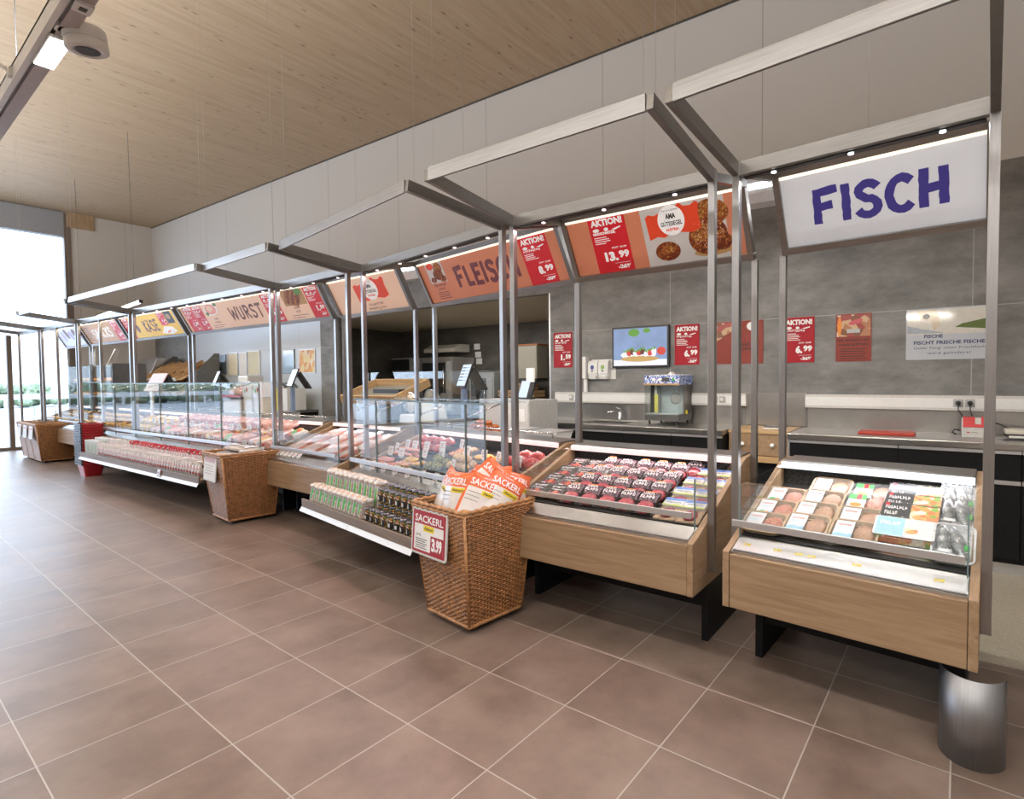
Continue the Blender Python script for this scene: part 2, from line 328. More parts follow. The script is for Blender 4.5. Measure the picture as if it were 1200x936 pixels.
def panelled(name, col, vstep, voff, lines=(), rough=0.5, concrete=False, lw=0.006, ax='X', linecol=(0.30, 0.30, 0.30)):
    m, n, b = new_mat(name); L = n.links.new
    t = nd(n, 'ShaderNodeTexCoord'); s = nd(n, 'ShaderNodeSeparateXYZ'); L(t.outputs['Object'], s.inputs[0])
    c = Vector(col); r = nd(n, 'ShaderNodeValToRGB')
    if concrete:
        mp = nd(n, 'ShaderNodeMapping'); mp.inputs['Scale'].default_value = (1.0, 1, 2.2); L(t.outputs['Object'], mp.inputs['Vector'])
        a = nd(n, 'ShaderNodeTexNoise', Scale=1.6, Detail=9.0, Roughness=0.68); L(mp.outputs['Vector'], a.inputs['Vector'])
        r.color_ramp.elements[0].position = 0.3; r.color_ramp.elements[1].position = 0.72
        r.color_ramp.elements[0].color = tuple(c*0.55)+(1,); r.color_ramp.elements[1].color = tuple(c*1.6)+(1,)
        L(a.outputs['Fac'], r.inputs['Fac'])
        v = nd(n, 'ShaderNodeTexNoise', Scale=14.0, Detail=3.0); L(mp.outputs['Vector'], v.inputs['Vector'])
        d = nd(n, 'ShaderNodeMapRange'); d.inputs['From Min'].default_value = 0.66; d.inputs['From Max'].default_value = 0.74; d.inputs['To Max'].default_value = 0.6; L(v.outputs['Fac'], d.inputs['Value'])
        mx0 = nd(n, 'ShaderNodeMix', data_type='RGBA'); L(d.outputs['Result'], mx0.inputs['Factor']); L(r.outputs['Color'], mx0.inputs[6]); mx0.inputs[7].default_value = tuple(c*0.45)+(1,)
        base = mx0.outputs[2]
    else:
        a = nd(n, 'ShaderNodeTexNoise', Scale=0.7, Detail=2.0); L(t.outputs['Object'], a.inputs['Vector'])
        r.color_ramp.elements[0].color = tuple(c*0.96)+(1,); r.color_ramp.elements[1].color = tuple(c)+(1,); L(a.outputs['Fac'], r.inputs['Fac']); base = r.outputs['Color']
    md = nd(n, 'ShaderNodeMath', operation='SUBTRACT'); md.inputs[1].default_value = voff; L(s.outputs[ax], md.inputs[0])
    dv = nd(n, 'ShaderNodeMath', operation='DIVIDE'); dv.inputs[1].default_value = vstep; L(md.outputs[0], dv.inputs[0])
    fr = nd(n, 'ShaderNodeMath', operation='FRACT'); L(dv.outputs[0], fr.inputs[0])
    pp = nd(n, 'ShaderNodeMath', operation='PINGPONG'); pp.inputs[1].default_value = 0.5; L(fr.outputs[0], pp.inputs[0])
    lt = nd(n, 'ShaderNodeMath', operation='LESS_THAN'); lt.inputs[1].default_value = lw/2/vstep; L(pp.outputs[0], lt.inputs[0])
    acc = lt.outputs[0]
    for z in lines:
        cp = nd(n, 'ShaderNodeMath', operation='COMPARE'); cp.inputs[1].default_value = z; cp.inputs[2].default_value = lw/2; L(s.outputs['Z'], cp.inputs[0])
        ad = nd(n, 'ShaderNodeMath', operation='MAXIMUM'); L(acc, ad.inputs[0]); L(cp.outputs[0], ad.inputs[1]); acc = ad.outputs[0]
    mx = nd(n, 'ShaderNodeMix', data_type='RGBA'); L(acc, mx.inputs['Factor']); L(base, mx.inputs[6]); mx.inputs[7].default_value = tuple(linecol)+(1,)
    L(mx.outputs[2], b.inputs['Base Color']); b.inputs['Roughness'].default_value = rough
    return m
WHITEW = panelled('white_wall_panels', (0.66, 0.635, 0.60), 2.05, -1.85, (), 0.6, lw=0.012, linecol=(0.42, 0.40, 0.38))
WHITEF = panelled('white_far_wall', (0.64, 0.60, 0.55), 1.1, 0.2, (), 0.6, lw=0.01, ax='Y', linecol=(0.42, 0.40, 0.38))
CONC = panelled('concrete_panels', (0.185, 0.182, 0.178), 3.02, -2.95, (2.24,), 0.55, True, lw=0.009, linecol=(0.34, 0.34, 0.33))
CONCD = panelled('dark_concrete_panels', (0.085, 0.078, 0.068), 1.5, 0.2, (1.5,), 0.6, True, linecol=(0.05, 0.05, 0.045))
COLD = panelled('cold_room_panels', (0.50, 0.545, 0.60), 1.15, 0.3, (2.28,), 0.28, lw=0.008, linecol=(0.36, 0.39, 0.43))

def wallpiece(name, mt, x0, x1, z0, z1, y0=0.0, y1=0.12):
    o = MB().box(x0, x1, y0, y1, z0, z1).build(name, mt); o.location = WF.o; o.rotation_euler = (0, 0, WTH); return struct(o)
wallpiece('wall_back', CONC, -4.79, 4.3, 0, 3.52)
wallpiece('wall_back', CONC, -9.95, -4.79, 2.80, 3.52)
wallpiece('wall_back', CONC, -10.43, -9.95, 0, 3.52)
wallpiece('wall_back', COLD, -16.03, -10.43, 0, 3.52)
wallpiece('wall_back', CONC, -18.7, -16.03, 0, 3.52)
wallpiece('wall_back', WHITEW, -18.7, 4.3, 3.52, CZ+0.02)
wallpiece('trim_1', ALU, -4.80, -4.775, 0, 2.80, -0.004, 0.0)
wallpiece('trim_2', DSTEEL, -18.7, 4.3, CZ-0.02, CZ, -0.012, 0.0)
# room behind the opening
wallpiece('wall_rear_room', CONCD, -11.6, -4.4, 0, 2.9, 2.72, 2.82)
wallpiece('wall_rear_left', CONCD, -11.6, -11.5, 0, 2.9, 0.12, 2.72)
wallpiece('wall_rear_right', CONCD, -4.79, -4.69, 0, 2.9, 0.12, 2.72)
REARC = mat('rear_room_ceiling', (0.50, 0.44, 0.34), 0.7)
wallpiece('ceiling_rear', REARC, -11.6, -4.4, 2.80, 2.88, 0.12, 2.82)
area('rear_room_light', tuple(WF.p(-7.5, 1.5, 2.75)), 2.6, 0.25, 24, NEUT, (0, 0, WTH))
# far wall with the tall window
SHADE = mat('grey_shade_box', (0.33, 0.34, 0.36), 0.5)
BRNFR = mat('bronze_window_frame', (0.21, 0.165, 0.13), 0.45, 0.2)
FR0, FR1 = 3.42, 3.55
struct(MB().box(FX-0.2, FX, FR1, 5.4, 0, CZ).build('wall_far', WHITEF))
struct(MB().box(FX-0.2, FX, -7.2, FR0, 5.86-0.02, CZ+0.02).build('wall_far', WHITEF))
w1 = struct(thing('window_1', None, None, (FX, 0, 0)))
wb = MB(); wb.box(-0.16, 0.02, FR0, FR1, 0, CZ-0.03); wb.box(-0.16, 0.0, 2.38, 2.46, 0, 2.7); wb.box(-0.16, 0.0, -2.6, -2.5, 0, 2.7); wb.box(-0.16, 0.0, -7.1, -7.0, 0, 5.2); wb.box(-0.16, 0.01, -7.1, FR0, 0, 0.07)
wb.build('window_frame', BRNFR, w1)
MB().box(-0.20, 0.03, -7.1, FR0, 5.2, CZ-0.02).build('shade_box', SHADE, w1)
MB().box(-0.09, -0.08, -7.1, FR0, 0.05, 5.22).build('window_pane', GLASS, w1)
LINTEL = wood('timber_beam', (0.36, 0.235, 0.13), (0.50, 0.35, 0.21), scale=(6, 6, 1.5))
struct(MB().box(FX, FX+0.05, FR0+0.05, 3.98, 5.46, CZ).build('trim_3', LINTEL))
# the walls out of view
struct(MB().box(4.1, 4.3, -7.2, 7.0, 0, CZ).build('wall_right', WHITEF))
struct(MB().box(FX-0.3, 4.3, -7.3, -7.1, 0, CZ).build('wall_front', WHITEW))

# ------------------------------------------------------------------ outside the window
ASPH = mat('pale_asphalt', (0.42, 0.43, 0.45), 0.85, 0, 0.06, 3)
struct(MB().box(-140, FX-0.25, -120, 120, -0.3, -0.05).build('ground', ASPH))
LEAF = speckle('hedge_leaves', [(0.20, 0.27, 0.15), (0.25, 0.31, 0.20), (0.32, 0.38, 0.26), (0.16, 0.22, 0.13)], 9, 0.6, 0.6)
hb = MB()
for i in range(420):
    y = random.uniform(-24, 30); z = random.uniform(0.2, 1.35)
    hb.ell((-52+random.uniform(-0.7, 0.7), y, z), 0.45, 0.45, 0.36, 7, 5, 0, None, 0.3)
tag(hb.build('hedge', LEAF), 'clipped green hedge across the car park outside the window', 'hedge', kind='stuff')
g = thing('guard_rail', 'pale metal guard rail in front of the hedge outside', 'railing', (-48, 4, -0.05))
MB().box(-0.04, 0.04, -20, 26, 0.62, 0.95).build('rail', ALU, g)
for k in range(9): MB().box(-0.05, 0.05, -18+5*k, -17.86+5*k, 0, 0.62).build('post', ALU, g)
hs = thing('white_building', 'long white building with a low pitched roof beyond the hedge', 'building', (-86, 14, -0.05))
MB().box(-8, 8, -34, 22, 0, 6.2).build('wall', mat('white_render', (0.8, 0.8, 0.78), 0.8), hs)
MB().prism([(-9, 6.2), (9, 6.2), (0, 9.0)], 'y', -35, 23).build('roof', mat('pale_roof', (0.6, 0.6, 0.62), 0.7), hs)

# ------------------------------------------------------------------ lettering
_TC = {}
def text_geo(sx, bold=0.0):
    key = (sx, bold)
    if key in _TC: return _TC[key]
    cu = bpy.data.curves.new('lettering', 'FONT'); cu.body = sx; cu.size = 1.0; cu.resolution_u = 2; cu.offset = bold; cu.fill_mode = 'FRONT'
    o = bpy.data.objects.new('lettering', cu); C.objects.link(o)
    bpy.context.view_layer.update()
    me = bpy.data.meshes.new_from_object(o.evaluated_get(bpy.context.evaluated_depsgraph_get()))
    vs = [(v.co.x, v.co.y) for v in me.vertices]; fs = [tuple(p.vertices) for p in me.polygons]
    bpy.data.objects.remove(o); bpy.data.curves.remove(cu); bpy.data.meshes.remove(me)
    if vs:
        xs = [v[0] for v in vs]; ys = [v[1] for v in vs]; x0, x1, y0, y1 = min(xs), max(xs), min(ys), max(ys)
        vs = [(x-x0, y-y0) for x, y in vs]; _TC[key] = (vs, fs, x1-x0, y1-y0)
    else: _TC[key] = ([], [], 1, 1)
    return _TC[key]
def text(mb, sx, x, y, h, mi=0, z=0.0015, w=None, bold=0.02, align='l', M=None):
    """flat lettering: lower left corner x, y, cap height h; w squeezes it to a width"""
    if sx[0] == '~':                       # print too small to read: a row of letter-like strokes
        n = int(sx[1:]); tw = w or h*.62*n; c = tw/n; rnd = random.Random(n*7+int(h*1e5)); x0 = x - {'l': 0, 'c': tw/2, 'r': tw}[align]
        for i in range(n):
            a = x0+c*i; mb.rect(a+c*.1, a+c*.34, y, y+h, z, mi, M)
            q = rnd.choice((0, .4, .76)); mb.rect(a+c*.34, a+c*.8, y+h*q, y+h*(q+.24), z, mi, M)
            if rnd.random() < .6: mb.rect(a+c*.6, a+c*.82, y+(0 if q < .3 else h*.24), y+h*(.76 if q < .5 else .6), z+.00005, mi, M)
        return
    vs, fs, tw, th = text_geo(sx, bold); k = h/th; kx = (w/tw) if w else k
    dx = {'l': 0, 'c': -tw*kx/2, 'r': -tw*kx}[align]
    mb.add([(x+dx+a*kx, y+b*k, z) for a, b in vs], fs, mi, False, M)
def arc(cx, cy, rx, ry, a0, a1, n=9): return [(cx+rx*math.cos(math.radians(a0+(a1-a0)*i/n)), cy+ry*math.sin(math.radians(a0+(a1-a0)*i/n))) for i in range(n+1)]
STROKES = {
 'F': (.62, [[(.10, 0), (.12, .98)], [(.02, .93), (.62, .98)], [(.10, .50), (.48, .53)]]),
 'I': (.22, [[(.11, 0), (.11, 1)]]),
 'S': (.60, [arc(.31, .74, .23, .21, 20, 200, 8) + arc(.29, .27, .24, .24, 95, -160, 10)]),
 'C': (.62, [arc(.36, .5, .29, .45, 48, 315, 14)]),
 'H': (.64, [[(.1, 0), (.1, 1)], [(.54, 0), (.54, 1)], [(.1, .48), (.54, .52)]]),
 'L': (.52, [[(.1, 1), (.1, .03)], [(.04, .07), (.52, .07)]]),
 'E': (.56, [[(.1, 0), (.1, 1)], [(.04, .94), (.54, .95)], [(.1, .5), (.46, .52)], [(.04, .06), (.55, .06)]]),
 'W': (.92, [[(.05, 1), (.24, .02), (.45, .8), (.68, .02), (.88, 1)]]),
 'U': (.62, [[(.1, 1), (.1, .35)] + arc(.31, .30, .21, .25, 180, 360, 8) + [(.52, .35), (.52, 1)]]),
 'R': (.62, [[(.1, 0), (.1, 1)], [(.05, .95)] + arc(.3, .73, .22, .22, 90, -90, 8) + [(.1, .5)], [(.25, .5), (.57, 0)]]),
 'T': (.60, [[(.30, 0), (.30, .97)], [(.0, .94), (.60, .96)]]),
 'K': (.60, [[(.1, 0), (.1, 1)], [(.55, .98), (.13, .48), (.58, 0)]]),
 'A': (.66, [[(.03, 0), (.33, 1), (.62, 0)], [(.14, .33), (.52, .33)]]),
 'N': (.64, [[(.1, 0), (.1, 1), (.54, 0), (.54, 1)]]),
 'Ä': (.66, [[(.03, 0), (.33, .86), (.62, 0)], [(.14, .3), (.52, .3)], [(.14, 1.0), (.24, 1.0)], [(.42, 1.0), (.52, 1.0)]]),
}
def brush(mb, word, x, y, h, w, mi=0, z=0.002, thick=0.2, rise=0.0):
    """broad brush capitals"""
    rnd = random.Random(len(word)*31+ord(word[0]))
    tot = sum(STROKES[c][0]+.14 for c in word)-.14; kx = w/tot; px = x
    for c in word:
        lw, sts = STROKES[c]; yo = rnd.uniform(-.03, .03)*h + rise*(px-x)
        for si, st in enumerate(sts):
            d = []
            for i in range(len(st)-1):
                (ax, ay), (bx, b_y) = st[i], st[i+1]; n = max(1, int(math.hypot(bx-ax, b_y-ay)/.12))
                d += [(ax+(bx-ax)*j/n, ay+(b_y-ay)*j/n) for j in range(n)]
            d.append(st[-1])
            P = [Vector((px+a*kx, y+yo+b*h)) for a, b in d]; Lf = []; Rt = []
            for i, p in enumerate(P):
                t = (P[min(i+1, len(P)-1)]-P[max(i-1, 0)]).normalized(); nn = Vector((-t.y, t.x))
                k = thick*h/2
                ex = (t*rnd.uniform(0, .05)*h if i == len(P)-1 else -t*rnd.uniform(0, .05)*h if i == 0 else Vector((0, 0)))
                Lf.append(p+ex+nn*k*rnd.uniform(.88, 1.08)); Rt.append(p+ex-nn*k*rnd.uniform(.88, 1.08))
            n = len(P); zz = z+0.0002*si
            mb.add([(a.x, a.y, zz) for a in Lf]+[(a.x, a.y, zz) for a in Rt], [(n+i, n+i+1, i+1, i) for i in range(n-1)], mi)
        px += (lw+.14)*kx
def aktion(mb, x0, y1, w, h, price, pct, head, mi=0, small=4):
    """white print of a price poster whose upper left corner is x0, y1"""
    text(mb, 'AKTION!', x0+w*.07, y1-h*.17, h*.12, mi, w=w*.86, bold=.05)
    text(mb, head, x0+w*.08, y1-h*.32, h*.05, mi, w=w*.62, bold=.05)
    mb.disc(x0+w*.18, y1-h*.235, w*.09, h*.03, 0.0015, 16, mi); mb.disc(x0+w*.46, y1-h*.235, w*.06, h*.03, 0.0015, 16, mi)
    mb.poly([(x0+w*.6, y1-h*.25), (x0+w*.85, y1-h*.215), (x0+w*.86, y1-h*.235), (x0+w*.7, y1-h*.265)], 0.0015, mi)
    rnd = random.Random(int(w*1e5) + len(price)*7)
    for i in range(small):
        ww = w*rnd.uniform(.25, .55); yy = y1-h*(.37+.035*i)
        mb.rect(x0+w*.08, x0+w*.08+ww, yy, yy+h*.013, 0.0015, mi)
    a, b = price.split('.')
    text(mb, a+'.', x0+w*.62, y1-h*.80, h*.17, mi, w=w*(.22+.14*(len(a)-1)), bold=.06, align='r')
    text(mb, b, x0+w*.65, y1-h*.76, h*.13, mi, w=w*.28, bold=.05)
    text(mb, 'STATT', x0+w*.5, y1-h*.585, h*.032, mi, w=w*.18, bold=.03); text(mb, {'13.99': '18.99', '8.99': '12.99', '6.99': '10.99', '1.59': '2.39'}.get(price, '~4'), x0+w*.72, y1-h*.585, h*.032, mi, w=w*.18, bold=.03)
    mb.rect(x0+w*.5, x0+w*.92, y1-h*.845, y1-h*.84, 0.0015, mi)
    text(mb, pct, x0+w*.92, y1-h*.95, h*.075, mi, w=w*.36, bold=.05, align='r')

# ------------------------------------------------------------------ steel canopies over the counters
ZK = 2.675
def canopy(F, x0, x1, label, ledmat, lightcol, power, mids=(), wires=True, spots=3, foot=(.48, .48), arms=(1, 1)):
    t = thing('canopy_frame', label, 'canopy', F.p((x0+x1)/2, 0.4, 0.45), F.th, 'steel canopies over the counters')
    cx = (x0+x1)/2
    def mb(): m = MB(); m.M = Matrix.Translation((-cx, -0.4, -0.45)); return m
    for x, zf in zip((x0, x1), foot):
        b = mb(); b.box(x-.02, x+.02, -.02, .02, zf, ZK+.075); b.build('front_post', STEELV, t, .002)
        b = mb(); b.box(x-.02, x+.02, .785, .825, zf+.07 if zf < .6 else 1.07, 2.40); b.build('rear_post', STEELV, t, .002)
        b = mb(); b.bar((x, .015, ZK+.035), (x, .57, 2.845), .036, .05); b.build('tie_bar', STEEL, t)
    for x in mids:
        b = mb(); b.box(x-.02, x+.02, -.02, .02, .9, ZK); b.build('front_post', STEELV, t, .002)
    for x, on in zip((x0, x1), arms):
        if on:
            b = mb(); b.bar((x, .0, ZK+.035), (x, -.756, ZK+.125), .036, .072); b.build('arm', STEEL, t, .002)
    b = mb(); b.box(x0, x1, -.018, .018, ZK, ZK+.075); b.build('top_beam', STEEL, t, .002)
    b = mb(); b.box(x0+.02, x1-.02, -.762, -.748, ZK+.085, ZK+.165); b.build('front_beam', STEEL, t, .002)
    b = mb(); b.box(x0+.03, x1-.03, .018, .055, ZK-.004, ZK+.035); b.build('lamp_track', BLACKP, t)
    n = spots
    for i in range(n):
        xx = x0 + (x1-x0)*(i+.5)/n
        b = mb(); b.lathe([(.0, .004), (.013, .004), (.013, .014), (0, .014)], 12, (xx, .037, ZK-.012)); b.build('led_spot', ledmat, t)
    if wires:
        for x in (x0, x1):
            b = mb(); b.tube([(x, -.70, ZK+.15), (x, -.70, CZ)], .0009, 4); b.build('suspension_wire', ALU, t)
    p = F.p(cx, .04, ZK-.02)
    area('canopy_light', p, abs(x1-x0)*.92, .035, power*.72, lightcol, (math.radians(-12), 0, F.th), 150)
    area('sign_back_light', F.p(cx, .86, 2.40), abs(x1-x0)*.9, .03, power*.85, (1, .93, .82), (math.radians(38), 0, F.th), 160)
    return t
F_FISH = Fr(0.099, 2.794, -0.039); F_MEAT = Fr(-1.164, 2.841, 0.024); F_FL = Fr(-2.791, 2.839, -0.113); F_C4 = Fr(-5.177, 3.040, -0.009); F_WU = Fr(-6.73, 2.997, 0.049)
COOLW = (0.92, 0.95, 1.0); PINK = (1.0, 0.68, 0.67); WPINK = (1.0, 0.77, 0.74); WARML = (1.0, 0.85, 0.62)
canopy(F_FISH, -1.122, 0, 'brushed steel canopy over the fish case at the right end of the row', LEDW, COOLW, 17)
canopy(F_MEAT, -1.487, 0, 'brushed steel canopy over the red steak case with the 13.99 poster', LEDP, PINK, 17)
canopy(F_FL, -2.20, 0, 'brushed steel canopy over the meat counter behind the tall basket of orange bags', LEDP, PINK, 24, spots=5)
canopy(F_C4, -1.522, 0, 'brushed steel canopy over the low case left of the big meat counter', LEDP, WPINK, 15)
canopy(F_WU, -4.16, 0, 'long brushed steel canopy with the sausage sign behind the far tall basket', LEDP, WPINK, 36, spots=8, foot=(.80, .48))
canopy(F_WU, -6.80, -4.33, 'brushed steel canopy with the yellow cheese sign', LED, WARML, 18, spots=4, mids=(-5.685,), foot=(.48, .80))
canopy(F_WU, -9.10, -6.93, 'brushed steel canopy with the brown snacks sign', LED, WARML, 14, spots=4, mids=(-8.11,))
canopy(F_WU, -10.85, -9.30, 'brushed steel canopy with the pale blue sign next to the window', LED, WARML, 8, spots=3)

SIGN_ROT = math.atan2(.397, -.2)
LSIGN = .4445
def sign(F, x0, x1, label, panel_mat, ):
    from mathutils import Euler
    t = thing('overhead_sign', label, 'sign', F.p(0, .575, 2.835), (SIGN_ROT, 0, F.th), 'lit signs in the canopies')
    b = MB(); b.box(x0+.03, x1-.03, -LSIGN+.002, -.002, -.03, 0); b.build('panel', panel_mat, t)
    b = MB()
    b.box(x0-.012, x1+.012, 0, .042, -.045, .022); b.box(x0-.012, x1+.012, -LSIGN-.042, -LSIGN, -.045, .022)
    b.box(x0-.012, x0+.03, -LSIGN, 0, -.045, .022); b.box(x1-.03, x1+.012, -LSIGN, 0, -.045, .022)
    b.build('sign_frame', STEEL, t, .002)
    b = MB(); b.box(x0+.03, x1-.03, -.020, -.002, .0, .012); b.build('lamp_strip', LED, t)
    return t
def lit(name, col, e=0.32, **k): return mat(name, col, 0.35, 0, 0.02, 6.0, emit=e, **k)
S_WHITE = lit('lit_white_panel', (0.66, 0.68, 0.72)); S_TERRA = lit('lit_terracotta_panel', (0.56, 0.20, 0.11)); S_CREAM = lit('lit_cream_panel', (0.80, 0.55, 0.41)); S_YELLOW = lit('lit_yellow_panel', (0.80, 0.50, 0.03)); S_BROWN = lit('lit_brown_panel', (0.50, 0.27, 0.11)); S_PALE = lit('lit_pale_panel', (0.66, 0.68, 0.80))
I_RED = lit('lit_red_card', (0.58, 0.015, 0.025), 0.3); I_RED2 = lit('lit_orange_red', (0.70, 0.06, 0.02), 0.3); I_WHITE = lit('lit_white_print', (0.86, 0.86, 0.86), 0.35)
I_BLUE = lit('lit_blue_print', (0.05, 0.04, 0.25), 0.25); I_PLUM = lit('lit_plum_print', (0.17, 0.045, 0.055), 0.2); I_BROWN = lit('lit_brown_print', (0.16, 0.06, 0.04), 0.2); I_BLACK = lit('lit_black_print', (0.03, 0.025, 0.025), 0.1)
I_PLANK = lit('photo_pale_planks', (0.55, 0.53, 0.51), 0.25, stretch=(1, 18, 1)); I_ROAST = speckle('photo_roast_meat', [(0.30, 0.06, 0.015), (0.42, 0.12, 0.02), (0.22, 0.04, 0.01), (0.50, 0.18, 0.04), (0.16, 0.03, 0.01)], 70, 0.4); I_GLAZE = speckle('photo_glaze', [(0.52, 0.20, 0.03), (0.40, 0.10, 0.02), (0.62, 0.33, 0.09), (0.30, 0.07, 0.02)], 90, 0.4)
I_MEAT = speckle('photo_dish', [(0.45, 0.10, 0.03), (0.60, 0.22, 0.06), (0.20, 0.05, 0.02), (0.75, 0.55, 0.35), (0.10, 0.05, 0.03)], 30, 0.5)
I_BREADP = lit('photo_bread', (0.45, 0.26, 0.10), 0.25); I_GREEN = lit('photo_green', (0.10, 0.25, 0.04), 0.2); I_PINKF = lit('photo_pink_ham', (0.72, 0.30, 0.25), 0.3); I_LILAC = lit('photo_lilac', (0.42, 0.36, 0.62), 0.3)
def put(t, name, m, fn, z=0.0):
    b = MB(); fn(b); return b.build(name, m, t)
def seal(t, cx, cy, w, h):
    """a torn red shape with a round white seal"""
    def red(b):
        b.poly([(cx-w*.5, cy-h*.5), (cx-w*.52, cy+h*.22), (cx-w*.45, cy+h*.30), (cx-w*.34, cy+h*.24), (cx-w*.22, cy+h*.30), (cx-w*.1, cy+h*.1), (cx-w*.1, cy-h*.4), (cx-w*.2, cy-h*.48), (cx-w*.33, cy-h*.42)], .0022)
        b.poly([(cx+w*.06, cy-h*.35), (cx+w*.12, cy+h*.25), (cx+w*.1, cy+h*.42), (cx+w*.17, cy+h*.50), (cx+w*.25, cy+h*.38), (cx+w*.38, cy+h*.36), (cx+w*.47, cy+h*.46), (cx+w*.53, cy+h*.40), (cx+w*.5, cy+h*.1), (cx+w*.52, cy-h*.34), (cx+w*.36, cy-h*.44), (cx+w*.2, cy-h*.40)], .0022)
    put(t, 'red_emblem', I_RED2, red)
    put(t, 'seal_disc', I_WHITE, lambda b: b.disc(cx-w*.02, cy+h*.02, w*.26, h*.46, .0030, 28))
    def wr(b):
        text(b, 'AMA', cx-w*.02, cy+h*.07, h*.17, 0, .0036, w*.2, .05, 'c'); text(b, 'GÜTESIEGEL', cx-w*.02, cy-h*.14, h*.17, 0, .0036, w*.42, .03, 'c')
        text(b, 'Geprüfte Qualität', cx-w*.02, cy+h*.29, h*.08, 0, .0036, w*.32, .0, 'c')
    put(t, 'lettering', I_BLACK, wr)
    put(t, 'red_lettering', I_RED2, lambda b: text(b, 'AUSTRIA', cx-w*.02, cy-h*.30, h*.09, 0, .0036, w*.26, .05, 'c'))
# FISCH
s1 = sign(F_FISH, -1.11, -.005, 'white lit sign reading FISCH in blue brush letters', S_WHITE)
put(s1, 'lettering', I_BLUE, lambda b: brush(b, 'FISCH', -.90, -.325, .195, .70, 0, .002, .25, 0.0))
# price poster with the seal
s2 = sign(F_MEAT, -1.475, -.01, 'terracotta lit sign with the 13.99 poster and a photo of glazed pork', S_TERRA)
put(s2, 'price_card', I_RED, lambda b: b.rect(-1.247, -.92, -.443, -.004, .001))
put(s2, 'lettering', I_WHITE, lambda b: aktion(b, -1.247, -.004, .327, .44, '13.99', '-26%', 'RINDSCHNITZEL'))
put(s2, 'photo_card', I_PLANK, lambda b: b.rect(-.79, -.155, -.443, -.012, .001))
def pork(b):
    b.disc(-.62, -.345, .10, .07, .0016, 22, 0); b.disc(-.30, -.28, .145, .125, .0017, 26, 0, .2); b.disc(-.25, -.12, .12, .085, .0016, 24, 1, -.2); b.disc(-.20, -.33, .07, .06, .0018, 18, 0)
    b.disc(-.34, -.25, .09, .055, .0020, 20, 1, .3); b.disc(-.62, -.335, .055, .03, .0020, 18, 1, .1); b.disc(-.28, -.39, .14, .03, .0014, 20, 2)
    for i in range(60):
        a = random.uniform(0, 6.28); q = random.random()**.5
        b.disc(-.30+.125*q*math.cos(a), -.255+.11*q*math.sin(a), .005, .003, .0022, 6, 3, a)
b = MB(); pork(b); b.build('food_photo', [I_ROAST, I_GLAZE, I_BREADP, S_CREAM], s2)
seal(s2, -.545, -.135, .40, .23)
# FLEISCH
s3 = sign(F_FL, -2.19, -.012, 'terracotta lit sign reading FLEISCH with the 8.99 poster', S_TERRA)
put(s3, 'lettering', I_PLUM, lambda b: brush(b, 'FLEISCH', -1.58, -.325, .20, .96, 0, .002, .24))
put(s3, 'price_card', I_RED, lambda b: b.rect(-.525, -.175, -.443, -.010, .001))
put(s3, 'white_lettering', I_WHITE, lambda b: aktion(b, -.525, -.012, .35, .43, '8.99', '-30%', '~9'))
put(s3, 'photo_card', I_PLANK, lambda b: b.rect(-2.04, -1.74, -.235, -.010, .001))
b = MB()
b.disc(-1.83, -.085, .07, .06, .0016, 20, 1); b.disc(-1.86, -.15, .085, .06, .0017, 20, 0); b.disc(-1.97, -.20, .05, .03, .0016, 16, 0); b.disc(-1.80, -.20, .06, .035, .0018, 16, 0)
b.disc(-1.96, -.055, .062, .035, .0016, 18, 2); b.build('food_photo', [I_ROAST, I_GLAZE, I_RED2], s3)
def fl_small(b):
    text(b, '~9', -1.89, -.275, .028, 0, .0015, .22, .03, 'c'); text(b, '~6', -1.89, -.318, .028, 0, .0015, .14, .03, 'c')
    for i in range(4): b.rect(-1.99, -1.80+.02*(i % 2), -.345-.022*i, -.338-.022*i, .0015)
put(s3, 'small_lettering', I_PLUM, fl_small)
# cream sign with the seal
s4 = sign(F_C4, -1.51, -.012, 'cream lit sign with only a red seal in the middle', S_CREAM)
seal(s4, -.66, -.18, .62, .28)
put(s4, 'small_lettering', I_BROWN, lambda b: (text(b, '~9', -.66, -.375, .03, 0, .0015, .30, .03, 'c'), text(b, '~11', -.66, -.425, .03, 0, .0015, .36, .03, 'c')))
# WURST
s5 = sign(F_WU, -4.14, -.01, 'long cream lit sign reading WURST between red price posters', S_CREAM)
put(s5, 'lettering', I_BROWN, lambda b: brush(b, 'WURST', -2.55, -.335, .20, .95, 0, .002, .2))
for a, w_ in ((-4.03, .33), (-3.69, .32), (-1.50, .40), (-.41, .33)):
    put(s5, 'price_card', I_RED, lambda b: b.rect(a, a+w_, -.443, -.006, .001))
    put(s5, 'white_lettering', I_WHITE, lambda b: aktion(b, a, -.008, w_, .432, '1.59', '-33%', '~8'))
b = MB(); b.disc(-3.08, -.115, .22, .10, .0014, 26, 2, .1); b.disc(-3.08, -.115, .18, .085, .0016, 26, 0); b.disc(-3.10, -.10, .10, .05, .0018, 20, 1); b.disc(-2.88, -.05, .05, .03, .0019, 14, 3); b.disc(-3.24, -.18, .05, .03, .0019, 14, 3)
b.build('food_photo', [I_PINKF, S_CREAM, I_WHITE, I_GREEN], s5)
b = MB(); b.rect(-.97, -.43, -.24, -.01, .001, 0)
for i in range(6): b.disc(-.85+.05*i, -.10-.012*i, .14, .035, .0014+.0001*i, 18, 1 if i % 2 else 3, .9)
b.disc(-.55, -.06, .08, .05, .0022, 16, 2); b.build('photo_card', [I_BREADP, I_ROAST, I_GREEN, I_GLAZE], s5)
